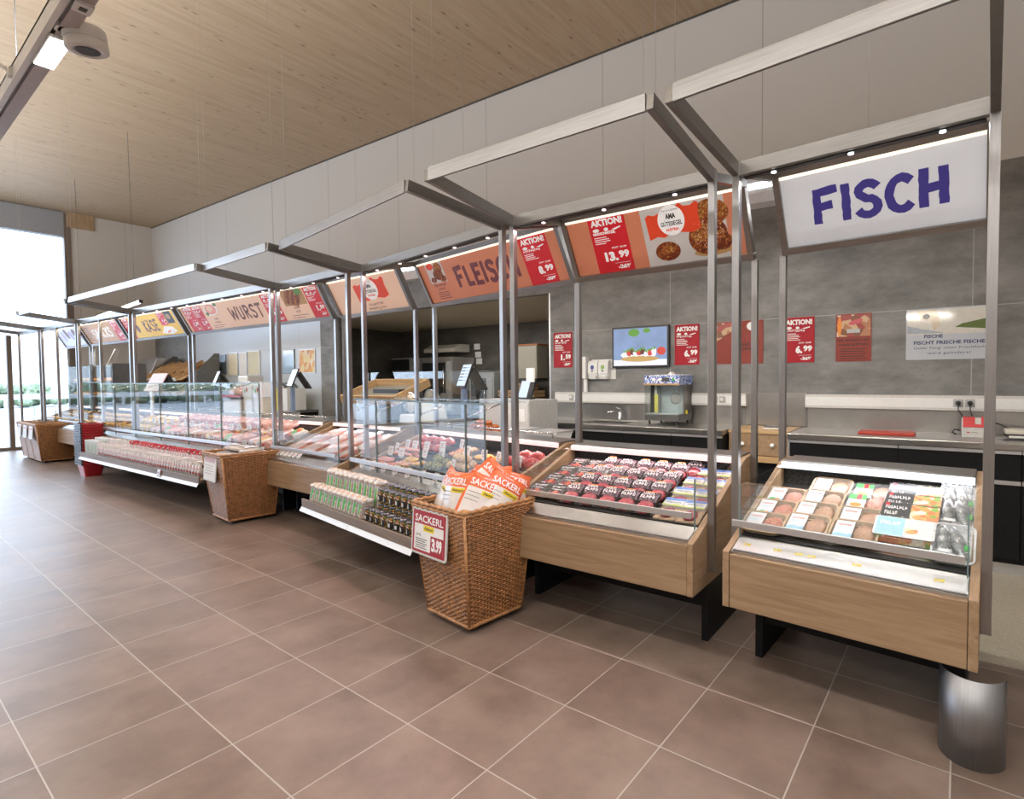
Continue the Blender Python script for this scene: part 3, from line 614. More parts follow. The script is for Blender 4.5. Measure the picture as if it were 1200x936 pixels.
def wu_small(b):
    for cx, t1, t2 in ((-3.05, '~7', '~10'), (-.72, '~8', '~6')):
        text(b, t1, cx, -.29, .03, 0, .0015, None, .02, 'c'); text(b, t2, cx, -.345, .03, 0, .0015, None, .02, 'c')
        for i in range(2): b.rect(cx-.2, cx+.2-.1*i, -.385-.03*i, -.378-.03*i, .0015)
put(s5, 'small_lettering', I_BROWN, wu_small)
# KÄSE
s6 = sign(F_WU, -6.79, -4.33, 'yellow lit sign reading KÄSE with pieces of cheese', S_YELLOW)
put(s6, 'lettering', I_BROWN, lambda b: brush(b, 'KÄSE', -5.88, -.34, .21, .62, 0, .002, .2))
for a, w_ in ((-6.76, .30), (-5.10, .28)):
    put(s6, 'price_card', I_RED, lambda b: b.rect(a, a+w_, -.443 if a < -6 else -.26, -.006, .001))
    put(s6, 'white_lettering', I_WHITE, lambda b: aktion(b, a, -.008, w_, .432 if a < -6 else .24, '1.49', '-25%', '~7'))
put(s6, 'dark_card', I_BLACK, lambda b: b.rect(-4.80, -4.52, -.24, -.012, .001))
b = MB(); b.poly([(-5.25, -.40), (-5.05, -.28), (-4.75, -.30), (-4.62, -.39), (-4.85, -.43)], .0014, 0); b.disc(-4.95, -.38, .10, .02, .0018, 14, 1, .2); b.disc(-4.67, -.12, .08, .05, .002, 16, 2); b.disc(-6.2, -.25, .07, .09, .002, 16, 3)
b.build('cheese_photo', [I_WHITE, I_PINKF, I_BREADP, I_BROWN], s6)
# SNACKS and the last one
s7 = sign(F_WU, -9.10, -6.93, 'brown lit sign reading SNACKS in white letters', S_BROWN)
put(s7, 'lettering', I_WHITE, lambda b: brush(b, 'SNACKS', -8.62, -.34, .20, 1.06, 0, .002, .2))
put(s7, 'price_card', I_RED, lambda b: b.rect(-7.40, -7.06, -.443, -.006, .001))
put(s7, 'white_lettering', I_WHITE, lambda b: aktion(b, -7.40, -.008, .34, .432, '2.49', '-30%', '~6'))
def sn_small(b):
    for i in range(7): b.rect(-9.0, -8.72-.03*(i % 3), -.1-.045*i, -.085-.045*i, .0015)
put(s7, 'small_lettering', I_PLUM, sn_small)
s8 = sign(F_WU, -10.84, -9.30, 'pale lit sign with lilac drawings nearest the window', S_PALE)
b = MB()
for i in range(5): b.disc(-10.5+.26*i, -.2+.05*(i % 2), .09, .13, .0015, 18, i % 2, .5*i)
b.build('drawing', [I_LILAC, I_BROWN], s8)
# luminaires of the staff zone, seen through the gaps between the signs
def staff_lamp(s0, s1, z, label):
    t = thing('linear_lamp', label, 'lamp', WF.p((s0+s1)/2, -1.2, z), WTH, 'lamps over the staff zone'); h = (s1-s0)/2
    MB().prism([(-.06, .0), (.10, .0), (.10, .30), (-.06, .30), (-.085, .24), (-.085, .08)], 'x', -h, h).build('housing', mat('lamp_housing', (0.62, 0.66, 0.72), 0.25), t)
    MB().box(-h, h, -.090, -.085, .115, .165).build('light_strip', LEDW, t)
    for x in (-h+.2, h-.2): b = MB(); b.tube([(x, 0, .30), (x, 0, CZ-z)], .002, 5); b.build('suspension_wire', ALU, t)
    area('staff_lamp', tuple(WF.p((s0+s1)/2, -1.2, z-.01)), 2*h, .12, 14*h, NEUT, (0, 0, WTH))
staff_lamp(-2.9, -.5, 3.12, 'white linear lamp glimpsed between the pork photo sign and the FISCH sign')
staff_lamp(-7.6, -5.0, 2.94, 'white linear lamp glimpsed between the cream seal sign and the FLEISCH sign')

# ------------------------------------------------------------------ counters
def BZ(y): return .76 + .25*y
PANEL = [(-.23, .40), (.90, .40), (.90, 1.05), (.69, 1.045), (-.17, .705), (-.23, .69)]
STEELW = mat('steel_deck', (0.50, 0.49, 0.475), 0.28, 1.0, 0.05, 8)
TAGY = mat('yellow_tag_print', (0.75, 0.60, 0.05), 0.5)
GRILLE = speckle('black_air_grille', [(0.01, .01, .01), (0.03, .03, .03), (0.005, .005, .005)], 120, 0.5)
def counter_common(t, w, deckmat, serve=False, hoodglow=None):
    xl, xr = -w+.02, -.02
    for a, b_ in ((xl, xl+.035), (xr-.035, xr)):
        MB().prism(PANEL, 'x', a, b_).build('side_panel', OAKV, t, .003)
    a, b_ = xl+.037, xr-.037
    MB().box(a, b_, -.225, -.20, .40, .678).build('front_panel', OAK, t, .003)
    MB().box(a, b_, -.19, .88, .42, .64).build('tank', BLACK, t)
    k = MB(); k.box(a+.04, b_-.04, .14, .165, .20, .42); k.build('apron', BLACK, t)
    for x in (xl+.05, xr-.09): MB().box(x, x+.04, .12, .80, 0, .42).build('foot_panel', BLACK, t)
    MB().prism([(-.20, .66), (-.20, .69), (-.075, .738), (-.06, .738), (-.06, .66)], 'x', a, b_).build('sill', STEELW, t)
    k = MB(); k.prism([(-.06, .70), (-.06, .742), (.0, .748), (.0, .70)], 'x', a, b_); 
    k.build('air_grille', GRILLE, t)
    MB().prism([(.0, .69), (.0, .742), (.66, .905), (.66, .69)], 'x', a, b_).build('deck', deckmat, t)
    MB().prism([(.66, .70), (.66, 1.015), (.69, 1.015), (.69, .70)], 'x', a, b_).build('back_panel', GRILLE, t)
    MB().prism([(.62, 1.02), (.62, 1.05), (.645, 1.06), (.90, 1.06), (.90, 1.02)], 'x', a, b_).build('hood', STEEL, t, .003)
    MB().prism([(.605, 1.012), (.60, 1.045), (.62, 1.052), (.62, 1.012)], 'x', a, b_).build('hood_edge_glow', hoodglow, t)  # bright silver hood edge, its shine put in as glow; no lamp
    MB().box(a, b_, .86, .90, .42, 1.02).build('rear_panel', DSTEEL, t)
def case_counter(F, w, label, hoodglow, hoodcol, power, yellow=()):
    t = thing('display_case', label, 'counter', F.p(0, 0, 0), F.th, 'low self-service cases')
    counter_common(t, w, STEELW, hoodglow=hoodglow)
    a, b_ = -w+.062, -.062
    MB().box(a, b_, -.104, -.096, .735, 1.02).build('front_glass', GLASS, t)
    MB().box(b_-.004, b_+.002, -.105, -.095, .735, 1.02).build('glass_edge', GLASSE, t)
    MB().box(a-.002, a+.004, -.105, -.095, .735, 1.02).build('glass_edge', GLASSE, t)
    for x in (a, b_): MB().prism([(-.095, .76), (-.095, 1.02), (.60, 1.035)], 'x', x-.003, x+.003).build('side_glass', GLASS, t)
    MB().box(a-.03, b_-.01, -.135, -.120, .80, .835).build('bumper_rail', ALU, t, .002)
    MB().prism([(-.192, .696), (-.10, .732), (-.10, .736), (-.194, .700)], 'x', a, b_).build('price_rail', ALU if yellow else STEELW, t)
    if yellow:
        for x in yellow:
            k = MB(); k.M = Matrix.Translation((0, -.147, .7195)) @ Matrix.Rotation(math.radians(21), 4, 'X')
            text(k, '4.99', x, -.012, .02, 0, .002, .04, .05, 'c'); k.build('lettering', TAGY, t)
    p = F.p(-w/2, .585, 1.025)
    area('case_light', p, w*.88, .03, power*.18, hoodcol, (math.radians(-35), 0, F.th), 160)
    return t
def serve_counter(F, w, label, hoodglow, hoodcol, power, gt, joints, shelf, sy=-.565):
    t = thing('serving_counter', label, 'counter', F.p(0, 0, 0), F.th, 'long serving counters with tall glass')
    counter_common(t, w, BLACK, hoodglow=hoodglow)
    a, b_ = -w+.062, -.062
    xs = [a] + list(joints) + [b_]
    for x0, x1 in zip(xs[:-1], xs[1:]):
        g = MB().box(x0+.004, x1-.004, -.134, -.126, .72, gt).build('front_glass', GLASS, t)
        MB().box(x1-.007, x1-.001, -.137, -.123, .72, gt).build('glass_edge', GLASSE, g)
        MB().box(x0+.004, x1-.004, -.14, .28, gt+.002, gt+.012).build('glass_shelf', GLASS, t)
        MB().box(x0, x1, -.148, -.138, gt-.002, gt+.012).build('shelf_edge', GLASSE, t)
    for x in joints + [a+.02]:
        k = MB(); k.tube([(x, -.12, gt-.10), (x, .22, gt-.005)], .006, 6); k.tube([(x, -.12, gt-.12), (x, -.12, gt)], .006, 6); k.build('bracket', CHROME, t)
    MB().box(a-.03, b_, -.185, -.165, .79, .83).build('bumper_rail', ALU, t, .002)
    # hanging shelf in front
    s0, s1 = shelf; z = .405
    MB().prism([(sy, z), (sy, z+.022), (-.228, z+.10), (-.228, z+.078)], 'x', s0, s1).build('shelf_board', OAKD, t)
    MB().prism([(sy-.018, z-.015), (sy-.018, z+.062), (sy, z+.062), (sy, z-.015)], 'x', s0, s1).build('shelf_lip', OAKD, t, .002)
    n = max(2, int((s1-s0)/.9))
    for i in range(n):
        q0, q1 = s0+(s1-s0)*i/n+.003, s0+(s1-s0)*(i+1)/n-.003
        MB().prism([(sy-.022, z-.012), (sy-.042, z-.050), (sy-.038, z-.052), (sy-.016, z-.014)], 'x', q0, q1).build('price_strip', WHITEP, t)
    for i in range(n+1):
        x = s0+.05+(s1-s0-.1)*i/n
        MB().prism([(-.26, .40), (sy+.03, z-.005), (sy+.03, z-.02), (-.23, .36), (-.23, .40)], 'x', x-.012, x+.012).build('shelf_bracket', DSTEEL, t)
    # staff side worktop
    MB().box(a, b_, .90, 1.32, .955, .995).build('staff_worktop', STEEL, t, .003)
    MB().box(a, b_, .92, 1.26, .10, .955).build('staff_cabinet', BLACK, t)
    k = MB()
    k.tube([(a+.2, .80, 1.10), (b_-.2, .80, 1.10)], .007, 6)
    for i in range(4):
        x = a+.25+(b_-a-.5)*i/3; k.tube([(x, .80, 1.06), (x, .80, 1.10), (x, .76, 1.115)], .007, 6)
    k.build('paper_rail', CHROME, t)
    p = F.p(-w/2, .585, 1.025)
    area('case_light', p, w*.9, .03, power*.4, hoodcol, (math.radians(-35), 0, F.th), 160)
    return t
F_WUB = Fr(-6.73, 2.997, 0.035)
case_counter(F_FISH, 1.122, 'low oak case of packed fish at the right end under the FISCH sign', HOODW, COOLW, 9, (-1.0, -.845, -.74, -.68, -.48, -.16))
case_counter(F_MEAT, 1.487, 'low oak case full of vacuum packed steaks right of the tall orange bag basket', HOODP, (1, .72, .70), 7)
case_counter(F_C4, 1.522, 'low oak case of pink packets left of the sandwich shelf', HOODP, WPINK, 7)
serve_counter(F_FL, 2.20, 'glass fronted meat counter with jars and sandwiches on its front shelf', HOODP, (1, .76, .72), 9, 1.40, [-1.72, -.95, -.30], (-2.32, -.30))
serve_counter(F_WUB, 5.65, 'very long glass fronted sausage and cheese counter in the distance', HOODP, WPINK, 22, 1.56, [-4.9, -4.0, -3.0, -2.05, -1.05], (-5.0, -.62), -.54)
F_SN = Fr(-12.62, 2.86, 0.035)
case_counter(F_SN, 2.6, 'far low oak case of pastries behind the row of wicker baskets', HOODP, WARML, 8)
F_SN2 = Fr(-15.45, 2.76, 0.035)
case_counter(F_SN2, 1.8, 'last low oak case in front of the tall window', HOODP, WARML, 4)

# ------------------------------------------------------------------ packed fish
def rrect(w, h, r, n=4):
    out = []
    for cx, cy, a in ((w/2-r, h/2-r, 0), (-w/2+r, h/2-r, 90), (-w/2+r, -h/2+r, 180), (w/2-r, -h/2+r, 270)):
        out += [(cx+r*math.cos(math.radians(a+90*i/n)), cy+r*math.sin(math.radians(a+90*i/n))) for i in range(n+1)]
    return out
def tray_mesh(b, w, h, d, r, rim, mi=0, z0=0.0, taper=.88):
    """open packaging tray with a flat rim"""
    lo = rrect(w*taper, h*taper, r*taper); hi = rrect(w, h, r); ro = rrect(w+2*rim, h+2*rim, r+rim); n = len(lo)
    vs = [(x, y, z0) for x, y in lo] + [(x, y, z0+d) for x, y in hi] + [(x, y, z0+d) for x, y in ro] + [(x, y, z0+d-.003) for x, y in ro]
    fs = [tuple(range(n-1, -1, -1))]
    for k in range(3): fs += [(k*n+i, k*n+(i+1) % n, (k+1)*n+(i+1) % n, (k+1)*n+i) for i in range(n)]
    b.add(vs, fs, mi)
KRAFT = mat('kraft_tray', (0.50, 0.36, 0.23), 0.6); KRAFTD = mat('kraft_rim', (0.42, 0.31, 0.20), 0.5, coat=0.3)
CLEARF = film('clear_lid_film', (0.6, 0.6, 0.61), 0.12, 0.08); SALMON = speckle('pink_mince', [(0.52, 0.16, 0.09), (0.60, 0.24, 0.15), (0.45, 0.12, 0.07), (0.66, 0.34, 0.24)], 130, 0.3, 0.4)
PATTY = mat('brown_fish_patty', (0.45, 0.24, 0.13), 0.35, 0, 0.25, 90); LBLUE = mat('pale_blue_print', (0.35, 0.60, 0.75), 0.5); LGREEN = mat('green_print', (0.06, 0.42, 0.08), 0.5); LORANGE = mat('orange_print', (0.75, 0.25, 0.03), 0.5)
LABELW = mat('white_label', (0.64, 0.65, 0.67), 0.4, 0, 0.02, 20)
def fish_tray(kind):
    def make():
        t = thing('fish_tray', '', 'food pack')
        w, h = (.205, .165)
        b = MB(); tray_mesh(b, w, h, .034, .028, .010); b.build('tray', KRAFT if kind != 'clear' else CLEARF, t)
        b = MB(); b.ell((w*.22, 0, .020), w*.25, h*.46, .012, 16, 6, 0, None, .04); b.ell((-w*.22, 0, .016), w*.22, h*.40, .012, 12, 6, 0, None, .05)
        b.build('fish_fillet', SALMON if kind in ('salmon', 'clear') else PATTY, t)
        b = MB(); b.poly(rrect(w+.004, h+.004, .028), .0345); b.build('lid_film', CLEARF, t)
        b = MB(); z = .0352
        if kind == 'clear':
            b.rect(-.09, .0, -.07, .07, z, 0); b.rect(-.09, -.05, .02, .07, z+.0004, 3); b.rect(-.05, -.025, .02, .07, z+.0004, 4); b.rect(-.025, .0, .02, .07, z+.0004, 3); b.disc(-.045, -.035, .03, .02, z+.0004, 14, 2)
        else:
            b.rect(-.092, -.004, -.07, .074, z, 0)
            b.add([(-.092, -.045, z+.0004), (-.06, -.03, z+.0004), (-.03, -.04, z+.0004), (-.004, -.028, z+.0004), (-.004, -.062, z+.0004), (-.092, -.062, z+.0004)], [(0, 1, 2, 3, 4, 5)], 1)
            if kind == 'salmon': b.disc(-.06, -.05, .02, .014, z+.0008, 12, 3); b.disc(-.035, -.052, .018, .012, z+.0008, 12, 2)
            text(b, '~5' if kind == 'salmon' else '~7', -.048, .032, .014, 4, z+.0008, .062, .02, 'c')
            b.rect(-.08, -.02, .012, .016, z+.0004, 1); b.rect(-.075, -.03, .0, .004, z+.0004, 1)
        b.build('label', [LABELW, LBLUE, LORANGE, LGREEN, RED], t)
        return t
    return Repeat(make)
TILT = math.atan(.25)
def on_bed(rep, F, x, y, label, group, rz=0.0, dz=0.0, extra=0.0):
    return rep.put(F.p(x, y, BZ(y)-.016+dz), (TILT+extra, 0, F.th+rz), label, group)
R_SAL, R_PAT, R_CLR = fish_tray('salmon'), fish_tray('patty'), fish_tray('clear')
for i, y in enumerate((.04, .20, .37)):
    on_bed(R_SAL, F_FISH, -.975+.006*i, y, f'kraft tray of salmon, {ORD[i]} from the front in the left column of the fish case', 'packed fish', .0, .022*1, .12)
for i, y in enumerate((.085, .235, .395, .57)):
    on_bed(R_PAT, F_FISH, -.765+.004*i, y, f'tray of brown fish patties, {ORD[i]} from the front in column two of the fish case', 'packed fish', 0, .022, .12)
for i, y in enumerate((.085, .235)):
    on_bed(R_PAT, F_FISH, -.535, y, f'tray of brown fish patties, {ORD[i]} from the front in column three of the fish case', 'packed fish', 0, .022, .12)
for i, y in enumerate((.41, .55)):
    on_bed(R_CLR, F_FISH, -.54+.01*i, y, ('front' if i == 0 else 'rear') + ' clear tray with green and red label in column three of the fish case', 'packed fish', 0, .022, .12)
SUSHI = speckle('prawn_rings_print', [(0.75, 0.36, 0.12), (0.80, 0.62, 0.45), (0.25, 0.45, 0.08), (0.85, 0.75, 0.6), (0.7, 0.22, 0.08)], 34, 0.4)
def make_box(front):
    def make():
        t = thing('seafood_box', '', 'food pack')
        w, h = .255, .17
        b = MB(); tray_mesh(b, w, h, .05, .02, .006); b.build('tray', CLEARF, t)
        b = MB(); b.box(-w/2+.01, w/2-.01, -h/2+.012, h/2-.012, .006, .045); b.build('seafood', SUSHI, t)
        b = MB(); b.prism([(x, y) for x, y in rrect(w+.004, h-.02, .012)], 'z', .050, .0535); b.build('sleeve', LABELW if front else BLACKP, t)
        b = MB(); z = .0542
        if front: b.rect(-.12, .0, -.07, .07, z, 3); b.disc(.03, -.02, .03, .025, z+.0004, 14, 0); text(b, '~5', -.06, .01, .03, 1, z+.0004, .09, .02, 'c')
        else:
            b.rect(.0, .122, -.068, .068, z, 0); text(b, '~8', -.115, .02, .028, 1, z, .10, .02); text(b, '~5', -.115, -.03, .03, 1, z, .06, .02); b.rect(-.118, -.098, .045, .07, z, 2)
        b.build('label', [SUSHI, WHITEINK, RED, LBLUE], t)
        return t
    return Repeat(make)
RB, RBF = make_box(False), make_box(True)
for i, y in enumerate((.30, .42, .54)):
    on_bed(RB, F_FISH, -.315, y, f'black sleeved box with a prawn ring picture, {["nearest", "middle", "rearmost"][i]} of the three in the fish case', 'prawn ring boxes', 0, .03, .16)
on_bed(RBF, F_FISH, -.325, .15, 'white and pale blue sleeved seafood box at the front of the fish case', None, 0, .025, .16)
SKIN = mat('trout_skin', (0.20, 0.21, 0.21), 0.3, 0.1, 0.6, 22, coat=0.4); FISHB = mat('trout_belly', (0.62, 0.61, 0.58), 0.25, 0.2, 0.1, 30); EYE = BLACKINK
def make_wholefish():
    t = thing('whole_fish_pack', '', 'food pack')
    b = MB(); tray_mesh(b, .155, .27, .034, .03, .008); b.build('tray', mat('clear_white_tray', (0.72, 0.74, 0.76), 0.15, 0, 0.05, 40), t)
    prof = [(.0, -.12), (.014, -.105), (.026, -.06), (.034, 0), (.029, .05), (.016, .09), (.009, .108)]
    for sx, a in ((.020, .22), (-.036, .05)):
        b = MB(); M = Matrix.Translation((sx, -.005, .040)) @ Matrix.Rotation(a+PI, 4, 'Z')
        n = 10; vs = []; fs = []
        for r, y in prof:
            vs += [(r*.9*math.cos(2*PI*j/n), y, r*.62*math.sin(2*PI*j/n)) for j in range(n)]
        k = len(prof)
        fs = [(i*n+j, (i+1)*n+j, (i+1)*n+(j+1) % n, i*n+(j+1) % n) for i in range(k-1) for j in range(n)]
        b.add(vs, fs, 0, True, M)
        b.add([(-.006, .10, 0), (.006, .10, 0), (.018, .126, .002), (.0, .120, .002), (-.018, .126, .002)], [(0, 1, 2, 3, 4)], 0, False, M)
        b.add([(.0, -.01, .0205), (.016, .0, .018), (.006, .03, .021)], [(0, 1, 2)], 1, False, M)
        b.ell((.006, -.093, .0105), .004, .004, .003, 8, 5, 2, M)
        f = b.build('fish', [SKIN, FISHB, EYE], t)
    b = MB(); b.poly(rrect(.158, .272, .03), .066); b.build('lid_film', CLEARF, t)
    b = MB(); b.rect(.045, .065, -.09, -.05, .0666, 1); b.rect(-.05, .0, -.118, -.095, .0666, 0); b.build('label', [LABELW, LGREEN], t)
    return t
RW = Repeat(make_wholefish)
for i, y in enumerate((.12, .40, .53)):
    on_bed(RW, F_FISH, -.125, y, f'clear tray with two whole trout, {["nearest", "middle", "rearmost"][i]} at the right end of the fish case', 'whole fish packs', 0, .02+.008*i, .16)

# ------------------------------------------------------------------ vacuum packed steaks
SKINP = mat('black_skin_pack', (0.02, 0.018, 0.02), 0.18, 0, 0.3, 40, coat=0.6)
STEAK = mat('raw_steak', (0.38, 0.045, 0.065), 0.25, 0, 0.35, 45, coat=0.6, bump=0.3); STEAKD = mat('dark_raw_steak', (0.23, 0.02, 0.035), 0.25, 0, 0.35, 45, coat=0.6, bump=0.3)
SMOKE = film('smoky_label_film', (0.27, 0.20, 0.245), 0.62, 0.12); PALEINK = mat('pale_grey_ink', (0.80, 0.76, 0.78), 0.5)
def steak(kind):
    def make():
        t = thing('steak_pack', '', 'meat pack')
        b = MB(); tray_mesh(b, .135, .19, .018, .012, .004); b.build('tray', SKINP, t)
        b = MB(); b.ell((0, -.036, .014), .060, .060, .026, 16, 8, 0, None, .05); b.build('steak', STEAK if kind == 'pink' else STEAKD, t)
        # domed label film over the far half
        n = 8; vs = []
        for i in range(n+1):
            y = .008 + .085*i/n; zz = .021+.016*math.sin(PI*min(1, (i+1)/n*.9))
            vs += [(x, y, zz*(1-.25*(x/.066)**2)) for x in (-.064, -.03, 0, .03, .064)]
        b = MB(); b.add(vs, [(i*5+j, i*5+j+1, (i+1)*5+j+1, (i+1)*5+j) for i in range(n) for j in range(4)], 0, True); b.build('label_film', SMOKE, t)
        b = MB()
        M = Matrix.Translation((0, 0, .005)) @ Matrix.Rotation(.12, 4, 'X')
        text(b, '~6', 0, .056, .019, 0, .031, .085, .05, 'c', M); text(b, '~5', 0, .026, .025, 0, .033, .105, .07, 'c', M)
        if kind == 'pink': b.rect(-.03, .03, .076, .082, .032, 1, M)
        b.build('lettering', [PALEINK, LORANGE], t)
        return t
    return Repeat(make)
def strips():
    t = thing('sliced_meat_pack', '', 'meat pack')
    b = MB(); tray_mesh(b, .15, .17, .020, .012, .004); b.build('tray', SKINP, t)
    b = MB()
    for i in range(3): b.ell((-.035+.035*i, -.03+.01*(i % 2), .016), .022, .03, .012, 9, 5, i % 2, None, .1)
    b.build('meat', [STEAKD, mat('orange_meat', (0.55, 0.10, 0.04), 0.3)], t)
    b = MB(); b.poly(rrect(.148, .168, .012), .0235); b.build('lid_film', CLEARF, t)
    b = MB(); text(b, '~7', 0, .035, .024, 0, .025, .11, .04, 'c'); text(b, '~8', 0, .008, .014, 0, .025, .09, .02, 'c'); b.rect(-.06, -.02, -.07, -.05, .025, 0); b.build('lettering', PALEINK, t)
    return t
def kraftpack():
    t = thing('kraft_meat_pack', '', 'meat pack')
    b = MB(); tray_mesh(b, .135, .22, .014, .006, .004); b.box(-.064, .064, -.105, .105, .012, .014); b.build('tray', KRAFTD, t)
    b = MB(); b.ell((0, -.042, .02), .047, .055, .016, 16, 8, 0, None, .06); b.build('steak', STEAKD, t)
    b = MB(); z = .030
    b.box(-.067, .067, .018, .102, .013, z, 0); b.poly([(-.067, .018), (.067, .018), (.067, .03), (.02, .038), (-.03, .028), (-.067, .034)], z+.0005, 2); b.poly([(-.067, .07), (.067, .08), (.067, .102), (-.067, .102)], z+.0005, 1); text(b, '~9', 0, .046, .018, 3, z+.001, .1, .02, 'c')
    b.build('label', [LABELW, mat('sky_blue_print', (0.12, 0.25, 0.62), 0.5), mat('leaf_green_print', (0.45, 0.55, 0.10), 0.5), BLACKINK], t)
    return t
R_P, R_D, R_S, R_K = steak('pink'), steak('dark'), Repeat(strips), Repeat(kraftpack)
GRP = 'packs in the steak case'
rows = ['front', 'second', 'third', 'rear']
for r, y in enumerate((.075, .235, .395, .55)):
    for c in range(2):
        on_bed(R_S, F_MEAT, -1.34+.165*c+.02*r*(c == 0)*.3, y, f'black goulash pack with pale script, {["left", "right"][c]} column, {rows[r]} row of the steak case', GRP, random.uniform(-.08, .08), .018, .10)
    for c in range(5):
        on_bed(R_P if (r+c) % 4 or r == 0 else R_D, F_MEAT, -1.015+.142*c, y+random.uniform(-.008, .008)-.012, f'steak under smoky label, {ORD[c]} from left in {rows[r]} row of the steak case', GRP, random.uniform(-.06, .06), .034, .27)
    for c in range(2):
        on_bed(R_K, F_MEAT, -.285+.142*c, y-.01, f'kraft card of beef with blue label, {["left", "right"][c]} column, {rows[r]} row of the steak case', GRP, random.uniform(-.05, .05), .014, .10)
    if r == 3:
        on_bed(R_D, F_MEAT, -.36, y+.06, 'dark vacuum packed steak pushed against the back left of the blue labels', GRP, .05, .03, .2)

# ------------------------------------------------------------------ shelf goods in front of the meat counter
def SZ(y, sy=-.565): return .429 + (y-sy)*.078/(-.228-sy)
BREADC = mat('toast_bread', (0.62, 0.36, 0.15), 0.7, 0, 0.25, 60); BAGF = film('crinkled_clear_bag', (0.80, 0.79, 0.78), 0.5, 0.12)
FILL = speckle('sandwich_filling', [(0.70, 0.35, 0.22), (0.75, 0.62, 0.40), (0.12, 0.30, 0.05), (0.80, 0.70, 0.60)], 70, 0.5)
CRUMP = speckle('crumpled_bag_top', [(0.78, 0.76, 0.75), (0.70, 0.45, 0.25), (0.80, 0.79, 0.78), (0.72, 0.62, 0.55), (0.78, 0.76, 0.75)], 45, 0.25, 0.5)
def sandwich(tall):
    def make():
        t = thing('sandwich_pack', '', 'sandwich'); h = .26 if tall else .15; d = .10
        b = MB(); b.prism([(-d/2, .0), (d/2, .0), (d/2, h*.9), (-d/2+.02, h*.86)], 'x', -.026, .026, 0); b.build('sandwich', BREADC, t, .004)
        b = MB(); b.prism([(-d/2-.006, .0), (d/2+.004, .0), (d/2+.004, h*.93), (-d/2+.016, h*.9)], 'x', -.036, .036, 0)
        for i in range(5): b.box(-.04+.018*i, -.03+.018*i, -.02, d/2, h*.9, h*(.95+.03*(i % 2)))
        b.build('clear_bag', BAGF, t, .003)
        b = MB(); b.ell((0, .0, h*.93), .044, .058, .028, 12, 6, 0, None, .28); b.ell((.01, -.02, h*.96), .03, .03, .03, 9, 5, 0, None, .3); b.build('crumpled_top', CRUMP, t)
        b = MB(); k = .02/h; M = Matrix(((1, 0, 0, 0), (0, 0, -1, 0), (0, 1, 0, 0), (0, 0, 0, 1)))
        def face(x0, x1, v0, v1, mi): b.add([(x, -d/2-.008+.022*v, h*v) for x, v in ((x0, v0), (x1, v0), (x1, v1), (x0, v1))], [(0, 1, 2, 3)], mi)
        face(-.022, .010, .18, .75, 0); face(.012, .024, .05, .80, 1); face(-.034, -.026, .02, .86, 2)
        b.build('label', [LGREEN, FILL, LABELW], t)
        return t
    return Repeat(make)
R_SL, R_ST = sandwich(False), sandwich(True)
for i in range(11):
    x = -2.23+.098*i
    R_SL.put(F_FL.p(x, -.475, SZ(-.475)), (0, .12+random.uniform(-.05, .05), F_FL.th+random.uniform(-.1, .1)), f'low bagged sandwich with green label, {ORD[i]} from the left in the front row', 'sandwiches on the counter shelf')
for i in range(11):
    x = -2.20+.096*i
    R_ST.put(F_FL.p(x, -.345, SZ(-.345)), (0, .10+random.uniform(-.05, .05), F_FL.th+random.uniform(-.1, .1)), f'tall bagged sandwich with green label, {ORD[i]} from the left in the rear row', 'sandwiches on the counter shelf')
JARG = mat('dark_jar_glass', (0.05, 0.035, 0.02), 0.08, 0, 0.4, 30, coat=0.8); LID = mat('black_jar_lid', (0.16, 0.16, 0.17), 0.25, 0.8)
JARF = speckle('jar_relish', [(0.10, 0.05, 0.02), (0.55, 0.40, 0.05), (0.30, 0.06, 0.03), (0.45, 0.42, 0.30), (0.07, 0.05, 0.03), (0.12, 0.14, 0.03)], 95, 0.25)
def make_jar():
    t = thing('jar', '', 'jar')
    b = MB(); b.lathe([(.0, 0), (.038, 0), (.042, .008), (.042, .085), (.036, .098), (.036, .102), (0, .102)], 16); b.build('glass', JARF, t)
    b = MB(); b.lathe([(.0, .098), (.039, .098), (.040, .102), (.040, .116), (.037, .119), (0, .119)], 16); b.build('lid', LID, t)
    b = MB(); n = 8; vs = []
    for i in range(n+1):
        a = -PI/2-.9+1.8*i/n; vs += [(.0428*math.cos(a), .0428*math.sin(a), .018), (.0428*math.cos(a), .0428*math.sin(a), .070)]
    b.add(vs, [(2*i, 2*i+2, 2*i+3, 2*i+1) for i in range(n)], 0)
    vs = []
    for i in range(4):
        a = -PI/2-.25+.5*i/3; vs += [(.0433*math.cos(a), .0433*math.sin(a), .03), (.0433*math.cos(a), .0433*math.sin(a), .058)]
    b.add(vs, [(2*i, 2*i+2, 2*i+3, 2*i+1) for i in range(3)], 1)
    b.build('label', [BLACKP, LABELW], t)
    return t
R_J = Repeat(make_jar)
for i in range(9):
    R_J.put(F_FL.p(-1.09+.093*i, -.508, SZ(-.508)), F_FL.th+random.uniform(-.4, .4), f'dark jar with black lid, {ORD[i]} from the left in the front row', 'jars on the counter shelf')
for r, y in enumerate((-.413, -.322, -.262)[:2]):
    for lay in range(2):
        for i in range(8):
            R_J.put(F_FL.p(-1.05+.093*i, y, SZ(y)+.002+.120*lay), F_FL.th+random.uniform(-.4, .4), f'dark jar with black lid, {ORD[i]} from left, {["lower", "upper"][lay]} layer, {["middle", "rear"][r]} row', 'jars on the counter shelf')

